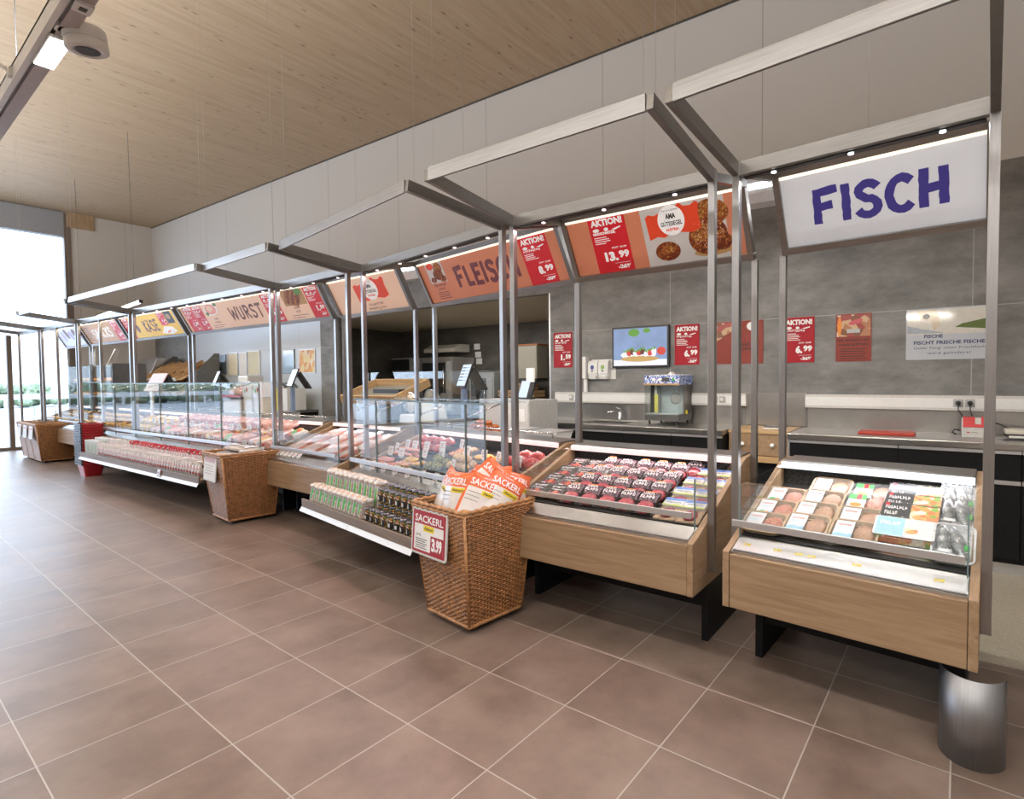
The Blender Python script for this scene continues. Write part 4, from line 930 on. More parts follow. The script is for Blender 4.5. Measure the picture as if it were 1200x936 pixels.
# ------------------------------------------------------------------ loose meat in the glass counter
CARDRED = mat('price_card_red_print', (0.55, 0.10, 0.12), 0.6)
def make_card():
    t = thing('price_card', '', 'price card')
    b = MB(); b.box(-.038, .038, -.0015, .0015, .0, .085); b.build('card', PAPER, t)
    b = MB(); M = Matrix.Translation((0, -.0018, 0)) @ Matrix.Rotation(PI/2, 4, 'X')
    b.rect(-.026, .020, .058, .064, 0, 0, M); b.rect(-.026, .012, .044, .049, 0, 1, M); text(b, '~4', 0, .014, .018, 0, 0, .045, .03, 'c', M); b.build('lettering', [CARDRED, BLACKINK], t)
    b = MB(); b.box(-.012, .012, -.004, .022, -.012, .004); b.build('clip', WHITEP, t)
    return t
R_C = Repeat(make_card)
def chunk(name, cat, m, rx, ry, rz, jit=.12, extra=None):
    def make():
        t = thing(name, '', cat)
        b = MB(); b.ell((0, 0, rz*.75), rx, ry, rz, 14, 8, 0, None, jit)
        if extra: extra(b)
        b.build('flesh', m, t)
        return t
    return Repeat(make)
MT_RED = mat('raw_beef', (0.44, 0.04, 0.045), 0.3, 0, 0.35, 22, coat=0.4); MT_PINK = mat('raw_pork', (0.62, 0.24, 0.20), 0.3, 0, 0.25, 20, coat=0.4); MT_SAUS = mat('pink_sausage', (0.62, 0.27, 0.20), 0.32, 0, 0.15, 40, coat=0.3)
MT_YEL = mat('yellow_marinade', (0.66, 0.36, 0.03), 0.3, 0, 0.35, 30, coat=0.4); MT_HERB = speckle('herb_crust', [(0.12, 0.17, 0.03), (0.25, 0.27, 0.08), (0.40, 0.33, 0.15), (0.08, 0.10, 0.02)], 110, 0.6, 0.5); MT_DUMP = mat('breaded_dumpling', (0.62, 0.42, 0.22), 0.6, 0, 0.2, 60, bump=0.4)
MT_MIX = speckle('skewer_mix', [(0.55, 0.06, 0.05), (0.70, 0.35, 0.06), (0.15, 0.25, 0.04), (0.65, 0.28, 0.20), (0.75, 0.62, 0.35)], 55, 0.35, 0.3)
P_RED, P_PINK, P_YEL, P_HERB = chunk('beef_joint', 'meat', MT_RED, .085, .06, .045), chunk('pork_fillet', 'meat', MT_PINK, .075, .045, .022), chunk('marinated_cutlet', 'meat', MT_YEL, .06, .045, .022), chunk('herb_crusted_joint', 'meat', MT_HERB, .052, .05, .045)
P_DUMP = chunk('meat_dumpling', 'dumpling', MT_DUMP, .042, .042, .038, .04)
def make_sausage():
    t = thing('fresh_sausage', '', 'sausage')
    b = MB(); b.tube([(-.09, 0, .022), (-.05, .012, .022), (0, .016, .022), (.05, .012, .022), (.09, 0, .022)], [.008, .021, .023, .021, .008], 10); b.build('casing', MT_SAUS, t); return t
P_SAU = Repeat(make_sausage)
def make_skewer():
    t = thing('meat_skewer', '', 'skewer')
    b = MB()
    for i in range(6): b.ell((-.085+.034*i, 0, .02), .017, .02, .019, 8, 6, 0, None, .12)
    b.build('meat', MT_MIX, t); MB().tube([(-.12, 0, .02), (.15, 0, .02)], .0025, 5).build('stick', BAMBOO, t); return t
P_SKW = Repeat(make_skewer)
def tray_piece(F, x0, x1, y0, y1, label):
    cx, cy = (x0+x1)/2, (y0+y1)/2
    t = thing('serving_tray', label, 'tray', F.p(cx, cy, BZ(cy)-.014), (TILT, 0, F.th), 'trays in the meat counter')
    b = MB(); tray_mesh(b, x1-x0, y1-y0, .016, .01, .005, 0, 0, .97); b.build('shell', BLACKP, t); return t
GM = 'loose meat in the glass counter'
for i, (a, c, e, f) in enumerate(((-2.13, -1.62, -.02, .13), (-1.72, -1.26, .03, .2), (-1.25, -.72, .06, .30), (-2.13, -1.6, .17, .34), (-2.13, -1.42, .38, .62), (-1.40, -1.0, .36, .62), (-.97, -.55, .35, .62), (-.52, -.09, .34, .62), (-.7, -.09, .06, .30))):
    tray_piece(F_FL, a, c, e, f, 'black tray ' + ['of pork fillets at the front left', 'under yellow cutlets and skewers', 'under herb joints and dumplings', 'under the pink sausages', 'under the big beef joints', 'under the skewers at the back', 'under yellow cutlets at the back', 'under beef at the back right', 'nearest the steak case'][i] + ' of the meat counter')
def lay(rep, what, pts, group=GM, F=F_FL, rzv=.4, dz=0.0):
    for i, p in enumerate(pts):
        on_bed(rep, F, p[0], p[1], f'{what}, {ORD[i]} from left', group, (p[3] if len(p) > 3 else 0)+random.uniform(-rzv, rzv), dz+(p[2] if len(p) > 2 else 0))
lay(P_RED, 'dark beef joint at the back left of the meat counter', [(-2.05+.145*i, .45+.02*(i % 2)) for i in range(4)] + [(-1.98+.15*i, .53, .05) for i in range(4)])
lay(P_RED, 'red beef joint at the back right of the meat counter', [(-.43, .44), (-.30, .44), (-.18, .44), (-.36, .53, .02), (-.22, .53, .02)])
lay(P_PINK, 'pink pork fillet at the front left of the meat counter', [(-2.05, .04), (-1.94, .02), (-1.84, .05), (-1.75, .02), (-1.97, .07, .025), (-1.86, .07, .025), (-1.70, .07)])
lay(P_SAU, 'fresh sausage in the left middle of the meat counter', [(-2.04, .23), (-1.93, .25), (-1.82, .24), (-1.71, .26), (-2.0, .29, .03), (-1.88, .29, .03), (-1.76, .29, .03)], rzv=.3, dz=.006)
lay(P_YEL, 'yellow marinated cutlet in the middle of the meat counter', [(-1.67, .12), (-1.59, .15), (-1.51, .12), (-1.44, .16), (-1.62, .15, .03), (-1.54, .14, .03)])
lay(P_YEL, 'yellow marinated cutlet near the back of the meat counter', [(-.92, .45), (-.84, .48), (-.76, .45), (-.68, .48), (-.61, .46)])
lay(P_SKW, 'mixed skewer at the front of the meat counter', [(-1.58+.02*i, .02+.03*i) for i in range(3)], rzv=.1, dz=.01)
lay(P_SKW, 'mixed skewer in the middle of the meat counter', [(-1.24+.015*(i % 3), .40+.035*i) for i in range(6)], rzv=.15, dz=.006)
lay(P_HERB, 'herb crusted joint in the middle of the meat counter', [(-1.20, .11), (-1.10, .12), (-1.19, .20), (-1.09, .21), (-1.14, .16, .05)])
lay(P_DUMP, 'breaded dumpling in the middle of the meat counter', [(-1.0, .20), (-.92, .19), (-.84, .20), (-.77, .19), (-1.0, .28), (-.92, .28), (-.84, .28), (-.77, .27), (-.96, .24, .055), (-.88, .24, .055), (-.80, .24, .055)])
lay(P_PINK, 'pork fillet at the right end of the meat counter', [(-.6, .18), (-.5, .17), (-.4, .19), (-.3, .17), (-.2, .19), (-.55, .22, .03), (-.35, .22, .03)])
for i, (x, y) in enumerate(((-2.10, .30), (-2.05, .205), (-1.818, .196), (-2.06, .40), (-1.904, .395), (-1.704, .41), (-1.50, .46), (-1.32, .56), (-1.805, .32), (-1.494, .26), (-1.246, .285), (-1.05, .43), (-.847, .14), (-.75, .40), (-.55, .40), (-.45, .38), (-.25, .38), (-.4, .13))):
    on_bed(R_C, F_FL, x, y-.035, f'white price card with red print among the loose meat, {ORD[i]} from left', 'price cards in the meat counter', random.uniform(-.25, .25), .045, -.5)
for i in range(10):
    x = -2.05+.215*i
    R_C.put(F_FL.p(x, -.13+.0, .742), (-.45, 0, F_FL.th+random.uniform(-.1, .1)), f'white price card on the steel sill of the meat counter, {ORD[i]} from left', 'price cards in the meat counter')

# ------------------------------------------------------------------ sausages and cheese in the long counter
CUTP = mat('sausage_cut_face', (0.66, 0.33, 0.29), 0.4, 0, 0.2, 80)
def coldcut(name, skin, cut, r, L):
    def make():
        t = thing(name, '', 'sausage'); b = MB()
        b.lathe([(0, -L/2), (r*.92, -L/2), (r, -L/2+.01), (r, L/2-.03), (r*.6, L/2-.005), (.0, L/2)], 14, M=Matrix.Translation((0, 0, r)) @ Matrix.Rotation(-PI/2, 4, 'X')); b.build('casing', skin, t)
        b = MB(); b.M = Matrix.Translation((0, -L/2-.001, r)) @ Matrix.Rotation(PI/2, 4, 'X'); b.disc(0, 0, r*.9, r*.9, 0, 14); b.build('cut_face', cut, t)
        return t
    return Repeat(make)
CASP = mat('pale_pink_casing', (0.66, 0.40, 0.36), 0.25, 0, 0.18, 30, coat=0.4); CASW = mat('white_net_casing', (0.70, 0.62, 0.58), 0.4, 0, 0.2, 70); CASR = mat('salami_skin', (0.30, 0.07, 0.05), 0.4, 0, 0.25, 60); CASO = speckle('bright_print_casing', [(0.70, 0.20, 0.03), (0.12, 0.40, 0.10), (0.65, 0.10, 0.05), (0.7, 0.3, 0.05)], 12, 0.3); CASY = mat('golden_casing', (0.62, 0.40, 0.14), 0.35, 0, 0.15, 40)
R_CC = [coldcut('sausage', CASP, CUTP, .048, .24), coldcut('sausage', CASW, CUTP, .042, .22), coldcut('salami', CASR, CUTP, .036, .26), coldcut('sausage', CASO, CUTP, .05, .26), coldcut('sausage', CASY, CUTP, .04, .25)]
SKN = ['pale pink sausage', 'white netted sausage', 'dark red salami', 'bright orange and green printed sausage', 'golden brown sausage']
seq = [0, 1, 0, 2, 4, 0, 1, 0, 3, 0, 2, 1, 0, 4, 0, 1, 0, 0, 2, 1]
for r, (y, x0, n, dx) in enumerate(((.14, -3.85, 36, .104), (.40, -3.95, 37, .104))):
    for i in range(n):
        k = seq[(i*7+r*3) % 20]
        on_bed(R_CC[k], F_WUB, x0+dx*i, y+random.uniform(-.02, .02), f'{SKN[k]}, {i+1 if i+1 > 30 else ORD[i]}{"th" if i+1 > 30 else ""} from left, {["front", "rear"][r]} row of the long counter', 'sausages in the long counter', random.uniform(-.35, .35), .01)
for i in range(16):
    k = seq[(i*5+2) % 20]
    on_bed(R_CC[k], F_WUB, -3.7+.21*i+random.uniform(-.03, .03), .47, f'{SKN[k]} lying on top of the others, {ORD[i]} from left', 'sausages in the long counter', random.uniform(-.6, .6), .095)
CHEESE = mat('yellow_cheese', (0.72, 0.47, 0.10), 0.4, 0, 0.12, 20); RIND = mat('cheese_rind', (0.45, 0.25, 0.07), 0.5)
def make_wedge():
    t = thing('cheese_wedge', '', 'cheese'); b = MB()
    b.prism([(0, -.11), (.11, .09), (-.11, .09)], 'z', 0, .07, 0); b.build('cheese', CHEESE, t, .004); MB().box(-.11, .11, .088, .096, .0, .07).build('rind', RIND, t); return t
def make_slab():
    t = thing('cheese_block', '', 'cheese'); MB().box(-.12, .12, -.06, .06, 0, .08).build('cheese', CHEESE, t, .005); MB().box(-.122, .122, .058, .066, 0, .08).build('rind', RIND, t); return t
R_W, R_B = Repeat(make_wedge), Repeat(make_slab)
for r, y in enumerate((.12, .36, .53)):
    for i in range(6):
        on_bed(R_W if (i+r) % 2 else R_B, F_WUB, -5.45+.25*i, y, f'piece of yellow cheese, {ORD[i]} from the left in the {["front", "middle", "rear"][r]} row of the cheese end', 'cheese in the long counter', random.uniform(-.6, .6), .012)
for r, y in enumerate((.0, .27)):
    for i in range(26 if r == 0 else 20):
        x = -5.35+.2*i if r == 0 else -5.3+.255*i
        on_bed(R_C, F_WUB, x+random.uniform(-.03, .03), y-.01, f'white price card, {ORD[i]} from left {"along the front edge" if r == 0 else "in the middle"} of the long counter', 'price cards in the long counter', random.uniform(-.3, .3), .02 if r == 0 else .10, -.3)
# bags and cartons on its hanging shelf
PB_W = speckle('white_printed_bag', [(0.72, 0.70, 0.70), (0.70, 0.60, 0.58), (0.78, 0.77, 0.77), (0.12, 0.06, 0.05), (0.55, 0.08, 0.08), (0.74, 0.72, 0.72)], 30, 0.25); PB_R = speckle('red_check_bag', [(0.60, 0.02, 0.04), (0.75, 0.70, 0.70), (0.62, 0.02, 0.04)], 55, 0.3)
def shelf_bag(red):
    def make():
        t = thing('sausage_bag', '', 'bag'); h = .21 if red else .16; b = MB()
        n = 7; vs = []
        for i in range(n+1):
            z = h*i/n; d = .026*math.sin(PI*min(.97, (i+.4)/(n+.6)))+.003
            vs += [(-d, -.055, z), (d, -.055, z), (d, .055, z), (-d, .055, z)]
        b.add(vs, [(4*i+a, 4*i+(a+1) % 4, 4*i+4+(a+1) % 4, 4*i+4+a) for i in range(n) for a in range(4)] + [(4*n, 4*n+1, 4*n+2, 4*n+3)], 0, True)
        b.build('bag_body', PB_W, t)
        MB().box(-.006, .006, -.056, .056, h-.07 if red else h-.02, h+.03).build('header', PB_R if red else PAPER, t)
        return t
    return Repeat(make)
R_BW, R_BR = shelf_bag(False), shelf_bag(True)
sz = lambda y: SZ(y, -.54)
for i in range(44):
    x = -4.30+.082*i
    w_ = ['first', 'second', 'third', 'fourth', 'fifth', 'sixth', 'seventh', 'eighth', 'ninth', 'tenth'][i % 10]
    sec = ['left end', 'left half', 'middle', 'right half', 'right end'][i//10]
    R_BW.put(F_WUB.p(x, -.455, sz(-.455)), (0, .30+random.uniform(-.12, .12), F_WUB.th), f'white sausage bag, front row of the far shelf, {w_} in the {sec}', 'bags on the far shelf')
    (R_BR if x > -3.55 else R_BW).put(F_WUB.p(x+.04, -.33, sz(-.33)+(0 if x > -3.55 else .03)), (0, .30+random.uniform(-.12, .12), F_WUB.th), f'{"red checked" if x > -3.55 else "white printed"} sausage bag, rear row of the far shelf, {w_} in the {sec}', 'bags on the far shelf')
def make_carton():
    t = thing('carton', '', 'carton'); MB().box(-.034, .034, -.05, .05, 0, .21).build('box', LABELW, t, .002)
    b = MB(); M = Matrix.Translation((0, -.0515, 0)) @ Matrix.Rotation(PI/2, 4, 'X'); b.rect(-.026, -.004, .01, .19, 0, 0, M); b.rect(.008, .02, .05, .17, 0, 1, M); b.build('print', [mat('pale_green_print', (0.45, 0.58, 0.28), 0.5), GREYP], t); return t
R_CT = Repeat(make_carton)
for r, y in enumerate((-.455, -.335)):
    for i in range(7):
        R_CT.put(F_WUB.p(-4.92+.085*i, y, sz(y)), F_WUB.th+random.uniform(-.05, .05), f'white and pale green carton on the far shelf, {ORD[i]} from left, {["front", "rear"][r]} row', 'cartons on the far shelf')
tg = thing('price_card', 'single coloured price tag clipped to the front of the far shelf beside the basket', 'price card', F_WUB.p(-1.75, -.582, .375), (-.2, 0, F_WUB.th)); MB().box(-.05, .05, -.002, .002, 0, .09).build('card', PB_W, tg)
# pink packets in the low case in between
PK_P = speckle('pink_packet_print', [(0.70, 0.48, 0.48), (0.62, 0.30, 0.28), (0.78, 0.72, 0.74), (0.66, 0.40, 0.38), (0.74, 0.62, 0.62)], 22, 0.2)
def make_packet():
    t = thing('ham_packet', '', 'food pack'); b = MB(); b.ell((0, 0, .022), .075, .105, .028, 14, 8, 0, None, .06); b.build('ham', MT_PINK, t)
    b = MB(); tray_mesh(b, .16, .24, .018, .02, .006); b.poly(rrect(.16, .24, .02), .052); b.build('clear_pack', BAGF, t); b = MB(); b.rect(-.06, .06, .02, .10, .054, 0); b.build('label', PK_P, t); return t
R_PK = Repeat(make_packet)
for r, y in enumerate((.09, .30, .49)):
    for i in range(7):
        on_bed(R_PK, F_C4, -1.33+.19*i, y, f'pink ham packet, {ORD[i]} from left, {["front", "middle", "rear"][r]} row of the case behind the sandwiches', 'ham packets in the low case', random.uniform(-.25, .25), .02+.02*(i % 2), .1)
for i in range(6):
    R_C.put(F_C4.p(-1.35+.1*i, -.13, .742), (-.7, 0, F_C4.th), f'white price card on the sill behind the far tall basket, {ORD[i]} from left', 'price cards in the low case')
# pastries in the far cases
CRUST = mat('golden_pastry', (0.62, 0.34, 0.09), 0.5, 0, 0.3, 40, bump=0.3)
P_PAS = chunk('pastry', 'pastry', CRUST, .075, .05, .035, .08)
for F, n, nm in ((F_SN, 11, 'first far case'), (F_SN2, 7, 'last far case')):
    for r, y in enumerate((.12, .34, .54)):
        for i in range(n):
            on_bed(P_PAS, F, -.2-.215*i, y, f'golden pastry, {ORD[n-1-i]} from left, {["front", "middle", "rear"][r]} row of the {nm}', 'pastries in the far cases', random.uniform(-.5, .5), .012)

# ------------------------------------------------------------------ wicker baskets
WICK = mat('wicker', (0.30, 0.135, 0.05), 0.5, 0, 0.4, 28, coat=0.25); WICKP = mat('wicker_rim', (0.42, 0.21, 0.085), 0.5, 0, 0.3, 25); LINER = mat('basket_inside', (0.08, 0.045, 0.022), 0.8)
BH = .78
def perim(z, n=18, amp=0.0, ph=0):
    """closed loop of the flared square basket at height z"""
    h = .222 + .062*z/BH; h2 = .205+.075*z/BH; out = []; c = [(-h, -h2), (h, -h2), (h, h2), (-h, h2)]
    for s_ in range(4):
        (ax, ay), (bx, b_y) = c[s_], c[(s_+1) % 4]; nx, ny = (b_y-ay), -(bx-ax); q = math.hypot(nx, ny); nx, ny = nx/q, ny/q
        for i in range(n):
            t = i/n; o = amp*(1 if (i+ph+s_*n) % 2 else -1) if i else 0
            out.append((ax+(bx-ax)*t+nx*o, ay+(b_y-ay)*t+ny*o, z))
    return out
def make_basket():
    t = thing('wicker_basket', '', 'basket')
    b = MB(); rows = 50
    for k in range(rows):
        z = .055 + (BH-.085)*k/(rows-1); b.tube(perim(z, 18, .006, k), .0072, 5, 0, True)
    b.build('woven_wall', WICK, t)
    b = MB(); lo, hi = perim(.05, 18), perim(BH-.01, 18)
    for i, (p, q) in enumerate(zip(lo, hi)): b.tube([p, q], .011 if i % 18 == 0 else .0045, 6)
    b.build('stake_frame', WICKP, t)
    b = MB(); k = perim(BH, 18); m_ = []
    for i in range(len(k)): m_.append((k[i][0], k[i][1], BH+(.006 if i % 2 else -.004)))
    b.tube(m_, .013, 7, 0, True); b.tube([(p[0], p[1], BH-.022+(.004 if i % 2 else -.004)) for i, p in enumerate(k)], .010, 6, 0, True); b.build('rim', WICKP, t); b = MB(); b.tube(perim(.05, 18), .014, 6, 0, True); b.build('base_rim', WICKP, t)
    b = MB(); A = [(p[0]*.96, p[1]*.96, p[2]) for p in (perim(.06, 1))]; B = [(p[0]*.965, p[1]*.965, p[2]) for p in perim(BH-.02, 1)]
    b.add(A+B, [(0, 1, 2, 3), (0, 4, 5, 1), (1, 5, 6, 2), (2, 6, 7, 3), (3, 7, 4, 0)]); b.build('lining', LINER, t)
    for x in (-.16, .16):
        for y in (-.15, .15): MB().lathe([(0, 0), (.022, 0), (.026, .01), (.026, .04), (0, .045)], 10, (x, y, 0)).build('caster', BLACKP, t)
    MB().box(-.19, .19, -.175, .175, .035, .052).build('base_board', BLACK, t)
    return t
R_WB = Repeat(make_basket)
B1 = Fr(-2.69, 2.435, -.1); B2 = Fr(-6.86, 2.70, -.06)
R_WB.put(B1.p(0, 0, 0), B1.th, 'tall wicker basket full of orange bags standing in front of the steak case', 'tall wicker baskets')
o = R_WB.put(B2.p(0, 0, 0), B2.th, 'tall wicker basket of cereal bags beside the long counter in the distance', 'tall wicker baskets'); o.scale = (1.12, 1.08, 1.0)
for i, x in enumerate((-15.13, -15.68, -16.23)):
    o = R_WB.put((x, 2.55, 0), 0.03, f'wicker basket in the row near the window, {["right and nearest", "middle", "left and farthest"][i]} of the three', 'tall wicker baskets'); o.scale = (1.08, 1.08, .98)
# orange snack bags
BAGO = mat('orange_bag_print', (0.72, 0.13, 0.025), 0.28, 0, 0.08, 10, coat=0.3); BAGW = mat('white_bag_print', (0.74, 0.70, 0.67), 0.28, 0, 0.05, 15, coat=0.3); PINKB = mat('pink_block_print', (0.70, 0.10, 0.22), 0.4)
def make_obag():
    t = thing('snack_bag', '', 'snack bag'); w, h = .25, .36
    def zs(x, y): return .045*max(0, 1-(2*x/w)**2)**.6*max(0, 1-(2*y/h)**4)**.6
    b = MB(); nx, ny = 14, 18
    for sgn in (1, -1):
        vs = [(-w/2+w*i/nx, -h/2+h*j/ny, sgn*(zs(-w/2+w*i/nx, -h/2+h*j/ny)+.002*math.sin(9*i+5*j))) for j in range(ny+1) for i in range(nx+1)]
        n0 = len(b.f); fs = [(j*(nx+1)+i, j*(nx+1)+i+1, (j+1)*(nx+1)+i+1, (j+1)*(nx+1)+i) for j in range(ny) for i in range(nx)]
        b.add(vs, fs, 0, True)
        for k, f in enumerate(fs):
            y = (-h/2+h*((k//nx)+.5)/ny)/h; x = (-w/2+w*((k % nx)+.5)/nx)/w
            if y > .20 or abs(x) > .455: b.m[n0+k] = 1
    b.build('bag_body', [BAGW, BAGO], t)
    def curved(mb): mb.v = [Vector((p.x, p.y, zs(p.x, p.y)+.004+p.z)) for p in mb.v]
    b = MB(); text(b, 'SACKERL', 0, .093, .045, 0, 0, .205, .02, 'c'); text(b, '~6', 0, .152, .011, 0, 0, .06, .02, 'c'); curved(b); b.build('lettering', WHITEINK, t)
    b = MB()
    for i in range(8): b.rect(-.01+.014*i, .004+.014*i, .042, .074, 0, 0)
    curved(b); b.build('yellow_patch', YEL, t)
    b = MB(); text(b, 'Aktion!', .046, .050, .016, 0, .0015, .092, .02, 'c')
    for i in range(3): 
        for k in range(5): b.rect(-.10+.018*k, -.084+.018*k, .045-.026*i, .048-.026*i, 0, 0)
    curved(b); b.build('small_lettering', BLACKINK, t)
    b = MB(); b.disc(-.06, -.10, .032, .026, 0, 14, 0, .4); b.disc(.03, -.09, .036, .028, 0, 14, 0); b.disc(.075, -.125, .028, .02, 0, 12, 0, .5); b.disc(-.015, -.135, .03, .02, 0, 12, 0); curved(b); b.build('food_picture', BREADC, t)
    b = MB(); b.rect(-.115, -.06, -.165, -.13, 0, 0); curved(b); b.build('price_block', PINKB, t)
    return t
R_OB = Repeat(make_obag)
for i, (x, y, z, rx, ry, rz, what) in enumerate((
    (-.165, -.10, .80, 1.25, .25, -.35, 'leaning at the front left corner of the wicker basket'),
    (-.02, -.125, .80, 1.25, -.04, .10, 'upright in the front middle of the wicker basket'),
    (.04, .06, .86, 1.15, .75, .55, 'tilted, highest in the middle of the wicker basket'),
    (.14, -.06, .79, 1.2, .42, .85, 'leaning at the front right of the wicker basket'),
    (.20, .05, .79, 1.2, .55, 1.0, 'leaning at the right rim of the wicker basket'),
    (.17, .17, .79, 1.15, .35, 1.1, 'at the rear right corner of the wicker basket'),
    (-.13, .12, .81, .95, .1, .1, 'behind at the rear left of the wicker basket'),
    (-.02, .20, .80, 1.1, -.15, .2, 'behind at the rear middle of the wicker basket'))):
    R_OB.put(B1.p(x, y, z), (rx, ry, B1.th+rz), 'orange and white snack bag ' + what, 'orange bags in the basket')
PLAS = mat('price_board_plastic', (0.60, 0.60, 0.58), 0.35); BURG = mat('burgundy_print', (0.36, 0.02, 0.035), 0.5)
def price_board(F, x, y, z, label, big):
    t = thing('price_board', label, 'sign', F.p(x, y, z), (PI/2-.07, 0, F.th), 'boards hung on wicker baskets')
    b = MB(); b.prism(rrect(.40, .30, .02), 'z', 0, .010); b.build('plate', PLAS, t, .002)
    b = MB()
    if big: b.poly(rrect(.37, .27, .012), .0105, 0); b.rect(-.165, .165, -.118, .05, .011, 1)
    else: b.poly(rrect(.37, .27, .012), .0105, 1); b.rect(-.165, .165, .06, .12, .011, 0)
    b.build('printed_card', [BURG if big else mat('faded_pink_print', (0.62, 0.42, 0.44), 0.5), PAPER], t)
    if big:
        b = MB(); text(b, 'SACKERL', 0, .062, .048, 0, .0115, .32, .02, 'c'); text(b, '3', .058, -.105, .085, 0, .0122, .04, .05, 'c'); text(b, '.99', .115, -.105, .085, 0, .0122, .075, .05, 'c')
        b.build('white_lettering', WHITEINK, t)
        b = MB(); b.rect(.025, .165, -.118, -.010, .0116, 0); b.build('price_block', BURG, t)
        b = MB(); b.rect(-.06, .06, .008, .048, .0116, 0); b.build('yellow_patch', YEL, t)
        b = MB(); text(b, 'Aktion!', 0, .018, .02, 0, .0122, .10, .02, 'c'); text(b, '~3', -.145, -.028, .016, 0, .0118, .06, .04)
        for i in range(5): b.rect(-.145, -.145+.13-.018*(i % 2), -.05-.014*i, -.045-.014*i, .0118)
        b.build('lettering', BLACKINK, t)
    else:
        b = MB()
        for i in range(4): b.rect(-.14, .12-.05*(i % 2), .02-.03*i, .028-.03*i, .0115)
        b.build('lettering', GREYP, t)
    return t
price_board(B1, -.075, -.285, .60, 'grey framed board reading SACKERL 3.99 on the tall basket of orange bags', True)
b2 = price_board(B2, -.05, -.30, .62, 'pale price board on the far tall wicker basket', False)
for i, x in enumerate((-15.13, -15.68, -16.23)):
    price_board(Fr(x, 2.55, .03), -.0, -.315, .60, f'small pale board on the {["right", "middle", "left"][i]} basket of the row near the window', False).scale = (.7, .85, 1)
# flat cereal bags in the far basket
CEREAL = speckle('nut_mix', [(0.42, 0.20, 0.06), (0.60, 0.36, 0.14), (0.28, 0.12, 0.04), (0.70, 0.52, 0.30)], 60, 0.5, 0.3)
def make_cbag():
    t = thing('nut_bag', '', 'snack bag'); b = MB(); b.ell((0, 0, 0), .13, .10, .03, 14, 8, 0, None, .06); b.build('nuts', CEREAL, t)
    b = MB(); b.ell((0, 0, .0), .145, .112, .036, 14, 8, 0, None, .04); b.box(-.14, .14, .10, .14, -.003, .003); b.build('clear_bag', BAGF, t); b = MB(); b.rect(-.07, .07, -.05, .05, .0375); b.build('label', LABELW, t); return t
R_CB = Repeat(make_cbag)
for i, (x, y, z) in enumerate(((-.15, -.12, .74), (.13, -.14, .74), (-.12, .13, .75), (.14, .12, .75), (0, 0, .80), (-.17, .0, .81), (.17, .02, .80))):
    R_CB.put(B2.p(x, y, z), (random.uniform(-.1, .1), random.uniform(-.1, .1), random.uniform(-.5, .5)), f'clear bag of brown nuts in the far basket, {ORD[i]} counted upwards', 'nut bags in the far basket')
# red shopping baskets
def make_sb():
    t = thing('shopping_basket', '', 'shopping basket')
    lo = rrect(.30, .21, .03); hi = rrect(.40, .28, .035); n = len(lo); b = MB()
    vs = [(x, y, 0) for x, y in lo] + [(x, y, .22) for x, y in hi] + [(x*.97, y*.97, .22) for x, y in hi] + [(x*.96, y*.96, .006) for x, y in lo]
    b.add(vs, [tuple(range(n-1, -1, -1))] + [(k*n+i, k*n+(i+1) % n, (k+1)*n+(i+1) % n, (k+1)*n+i) for k in range(3) for i in range(n)] + [tuple(range(3*n, 4*n))], 0, False)
    b.build('shell', DKRED, t)
    b = MB(); r_ = rrect(.414, .294, .04); b.tube([(x, y, .222) for x, y in r_], .008, 6, 0, True); b.build('rim', DKRED, t)
    for s_ in (-1, 1):
        b = MB(); b.box(-.195, .195, s_*.150-.008, s_*.150+.008, .198, .232); b.tube([(-.19, s_*.146, .222), (-.205, s_*.10, .226), (-.208, s_*.03, .226)], .010, 6); b.tube([(.19, s_*.146, .222), (.20, s_*.12, .226)], .008, 6); b.build('handle', BLACKP, t)
    return t
R_SB = Repeat(make_sb)
for i in range(16):
    R_SB.put((-12.25, 2.50, .0+.044*i), (0, 0, .02), f'red shopping basket, {ORD[i]} from the floor in the stack behind the far shelf', 'stack of red shopping baskets')
# bumper of bent steel at the corner of the fish case
t = thing('corner_guard', 'bent stainless steel corner guard on the floor by the right end of the fish case', 'corner guard', (.055, 2.685, 0), -.25)
b = MB(); n = 24; vs = []
for i in range(n+1):
    a = PI*1.0+PI*1.0*i/n
    for r in (.118, .114):
        for z in (0, .365-.012*(1 if i in (0, n) else 0)): vs.append((r*math.cos(a), r*math.sin(a)*1.05, z))
fs = []
for i in range(n):
    a, c = 4*i, 4*i+4; fs += [(a, c, c+1, a+1), (a+2, a+3, c+3, c+2), (a+1, c+1, c+3, a+3), (a, a+2, c+2, c)]
fs += [(0, 1, 3, 2), (4*n, 4*n+2, 4*n+3, 4*n+1)]
b.add(vs, fs, 0, True); g_ = b.build('bent_sheet', mat('satin_steel', (0.34, 0.345, 0.36), 0.46, 1.0, 0.08, 6.0, stretch=(25, 25, 1)), t)
MB().box(-.114, .114, -.03, -.01, .02, .06).build('fixing_strap', DSTEEL, t)

